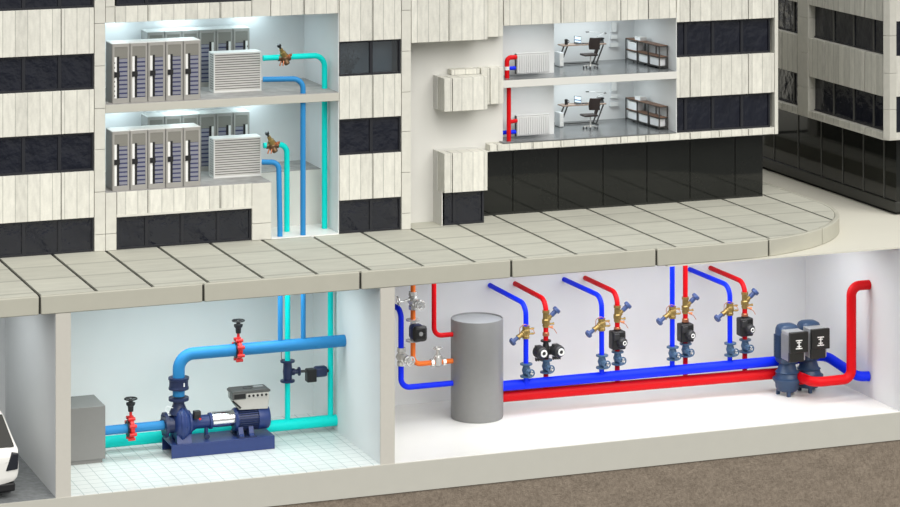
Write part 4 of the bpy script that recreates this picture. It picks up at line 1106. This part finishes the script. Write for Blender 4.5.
for z in (3.58, 2.86): MB().lathe((15.375, YC, z), (0,0,1), [(0,.25),(.05,.25)], 20).build('flange', M['chrome'], sp)
MB().lathe((15.375, YC, 2.9), (0,0,1), [(0,.09),(.2,.12),(.4,.12),(.66,.09)], 14).build('body', M['chrome'], sp)
MB().box(15.17, 15.64, YC-.48, YC-.02, 2.98, 3.50).build('motor', M['navydark'], sp, bevel=.12)
f = MB().box(15.16, 15.68, YC-.68, YC-.46, 2.96, 3.52).build('face_plate', M['blackplastic'], sp, bevel=.13)
MB().lathe((15.42, YC-.675, 3.25), (0,-1,0), [(0,.075),(.03,.07)], 20).build('dial', M['silver'], f)
e = MB()
for a in (0, 2.1, 4.2): e.bar((15.42+.10*math.cos(a), YC-.69, 3.25+.09*math.sin(a)), (15.42+.16*math.cos(a), YC-.69, 3.25+.14*math.sin(a)), .02)
e.build('indicator', M['greyplastic'], f)

# ------------------------------------------------------------------ light
W = bpy.data.worlds.new('world'); SC.world = W; W.use_nodes = True
nt = W.node_tree; bg = nt.nodes['Background']
tc = N(nt, 'ShaderNodeTexCoord'); sx = N(nt, 'ShaderNodeSeparateXYZ'); nt.links.new(tc.outputs['Generated'], sx.inputs[0])
cr = N(nt, 'ShaderNodeValToRGB'); nt.links.new(MATH(nt, 'ADD', MATH(nt, 'MULTIPLY', sx.outputs[2], .5), .5), cr.inputs[0])
cr.color_ramp.elements[0].position = .30; cr.color_ramp.elements[0].color = (.085, .085, .085, 1)
cr.color_ramp.elements[1].position = .75; cr.color_ramp.elements[1].color = (.80, .82, .85, 1)
e2 = cr.color_ramp.elements.new(.50); e2.color = (.55, .55, .54, 1)
wz = N(nt, 'ShaderNodeTexNoise'); wz.inputs['Scale'].default_value = 9; wz.inputs['Detail'].default_value = 6; nt.links.new(tc.outputs['Generated'], wz.inputs['Vector'])
low = MATH(nt, 'LESS_THAN', sx.outputs[2], .0)
cl = MATH(nt, 'ADD', 1, MATH(nt, 'MULTIPLY', low, MATH(nt, 'MULTIPLY', MATH(nt, 'SUBTRACT', wz.outputs['Fac'], .5), 3.0)))  # noise added below the horizon to give window reflections some texture
sc_ = N(nt, 'ShaderNodeVectorMath', operation='SCALE'); nt.links.new(cr.outputs[0], sc_.inputs[0]); nt.links.new(cl, sc_.inputs['Scale'])
nt.links.new(sc_.outputs[0], bg.inputs['Color']); bg.inputs['Strength'].default_value = .78

sun = bpy.data.lights.new('sun', 'SUN'); so = bpy.data.objects.new('sun', sun); C.objects.link(so)
sun.energy = 3.1; sun.angle = math.radians(58); sun.color = (1, .97, .915)
so.rotation_euler = Vector((-.09, .76, -.68)).to_track_quat('-Z', 'Y').to_euler()

def area(loc, sx_, sy_, power, col=(1,1,1), rot=(0,0,0)):
    l = bpy.data.lights.new('ceiling_light', 'AREA'); l.shape = 'RECTANGLE'; l.size = sx_; l.size_y = sy_; l.energy = power; l.color = col
    o = bpy.data.objects.new('ceiling_light', l); C.objects.link(o); o.location = loc; o.rotation_euler = rot
    return o
area((23.2, 3.2, 5.72), 15, 2.6, 620, (.95, .975, 1))
area((7.4, 3.2, 5.75), 7.5, 2.5, 370, (.86, .99, 1))
area((-1, 3.8, 5.75), 3, 4, 105, (.92, .98, 1))
for z in (14.15, 11.08):
    for x in (5.9, 8.2, 10.9):
        area((x, 8.75, z), .7, .5, 17, (.76, .94, 1)); area((x+.2, 9.85, z), .7, .4, 15, (.74, .93, 1))
    area((9, 7.6, z), 7, .7, 26, (.76, .95, 1))
for z in (13.36, 11.12):
    area((24.2, 9.4, z), 2.6, 1.6, 62, (.88, .97, 1))
    area((21.1, 7.65, z), 2.0, .5, 7, (.88, .97, 1))

vs = SC.view_settings
vs.view_transform = 'Standard'; vs.look = 'None'; vs.gamma = 1; vs.exposure = 0
vs.use_curve_mapping = False
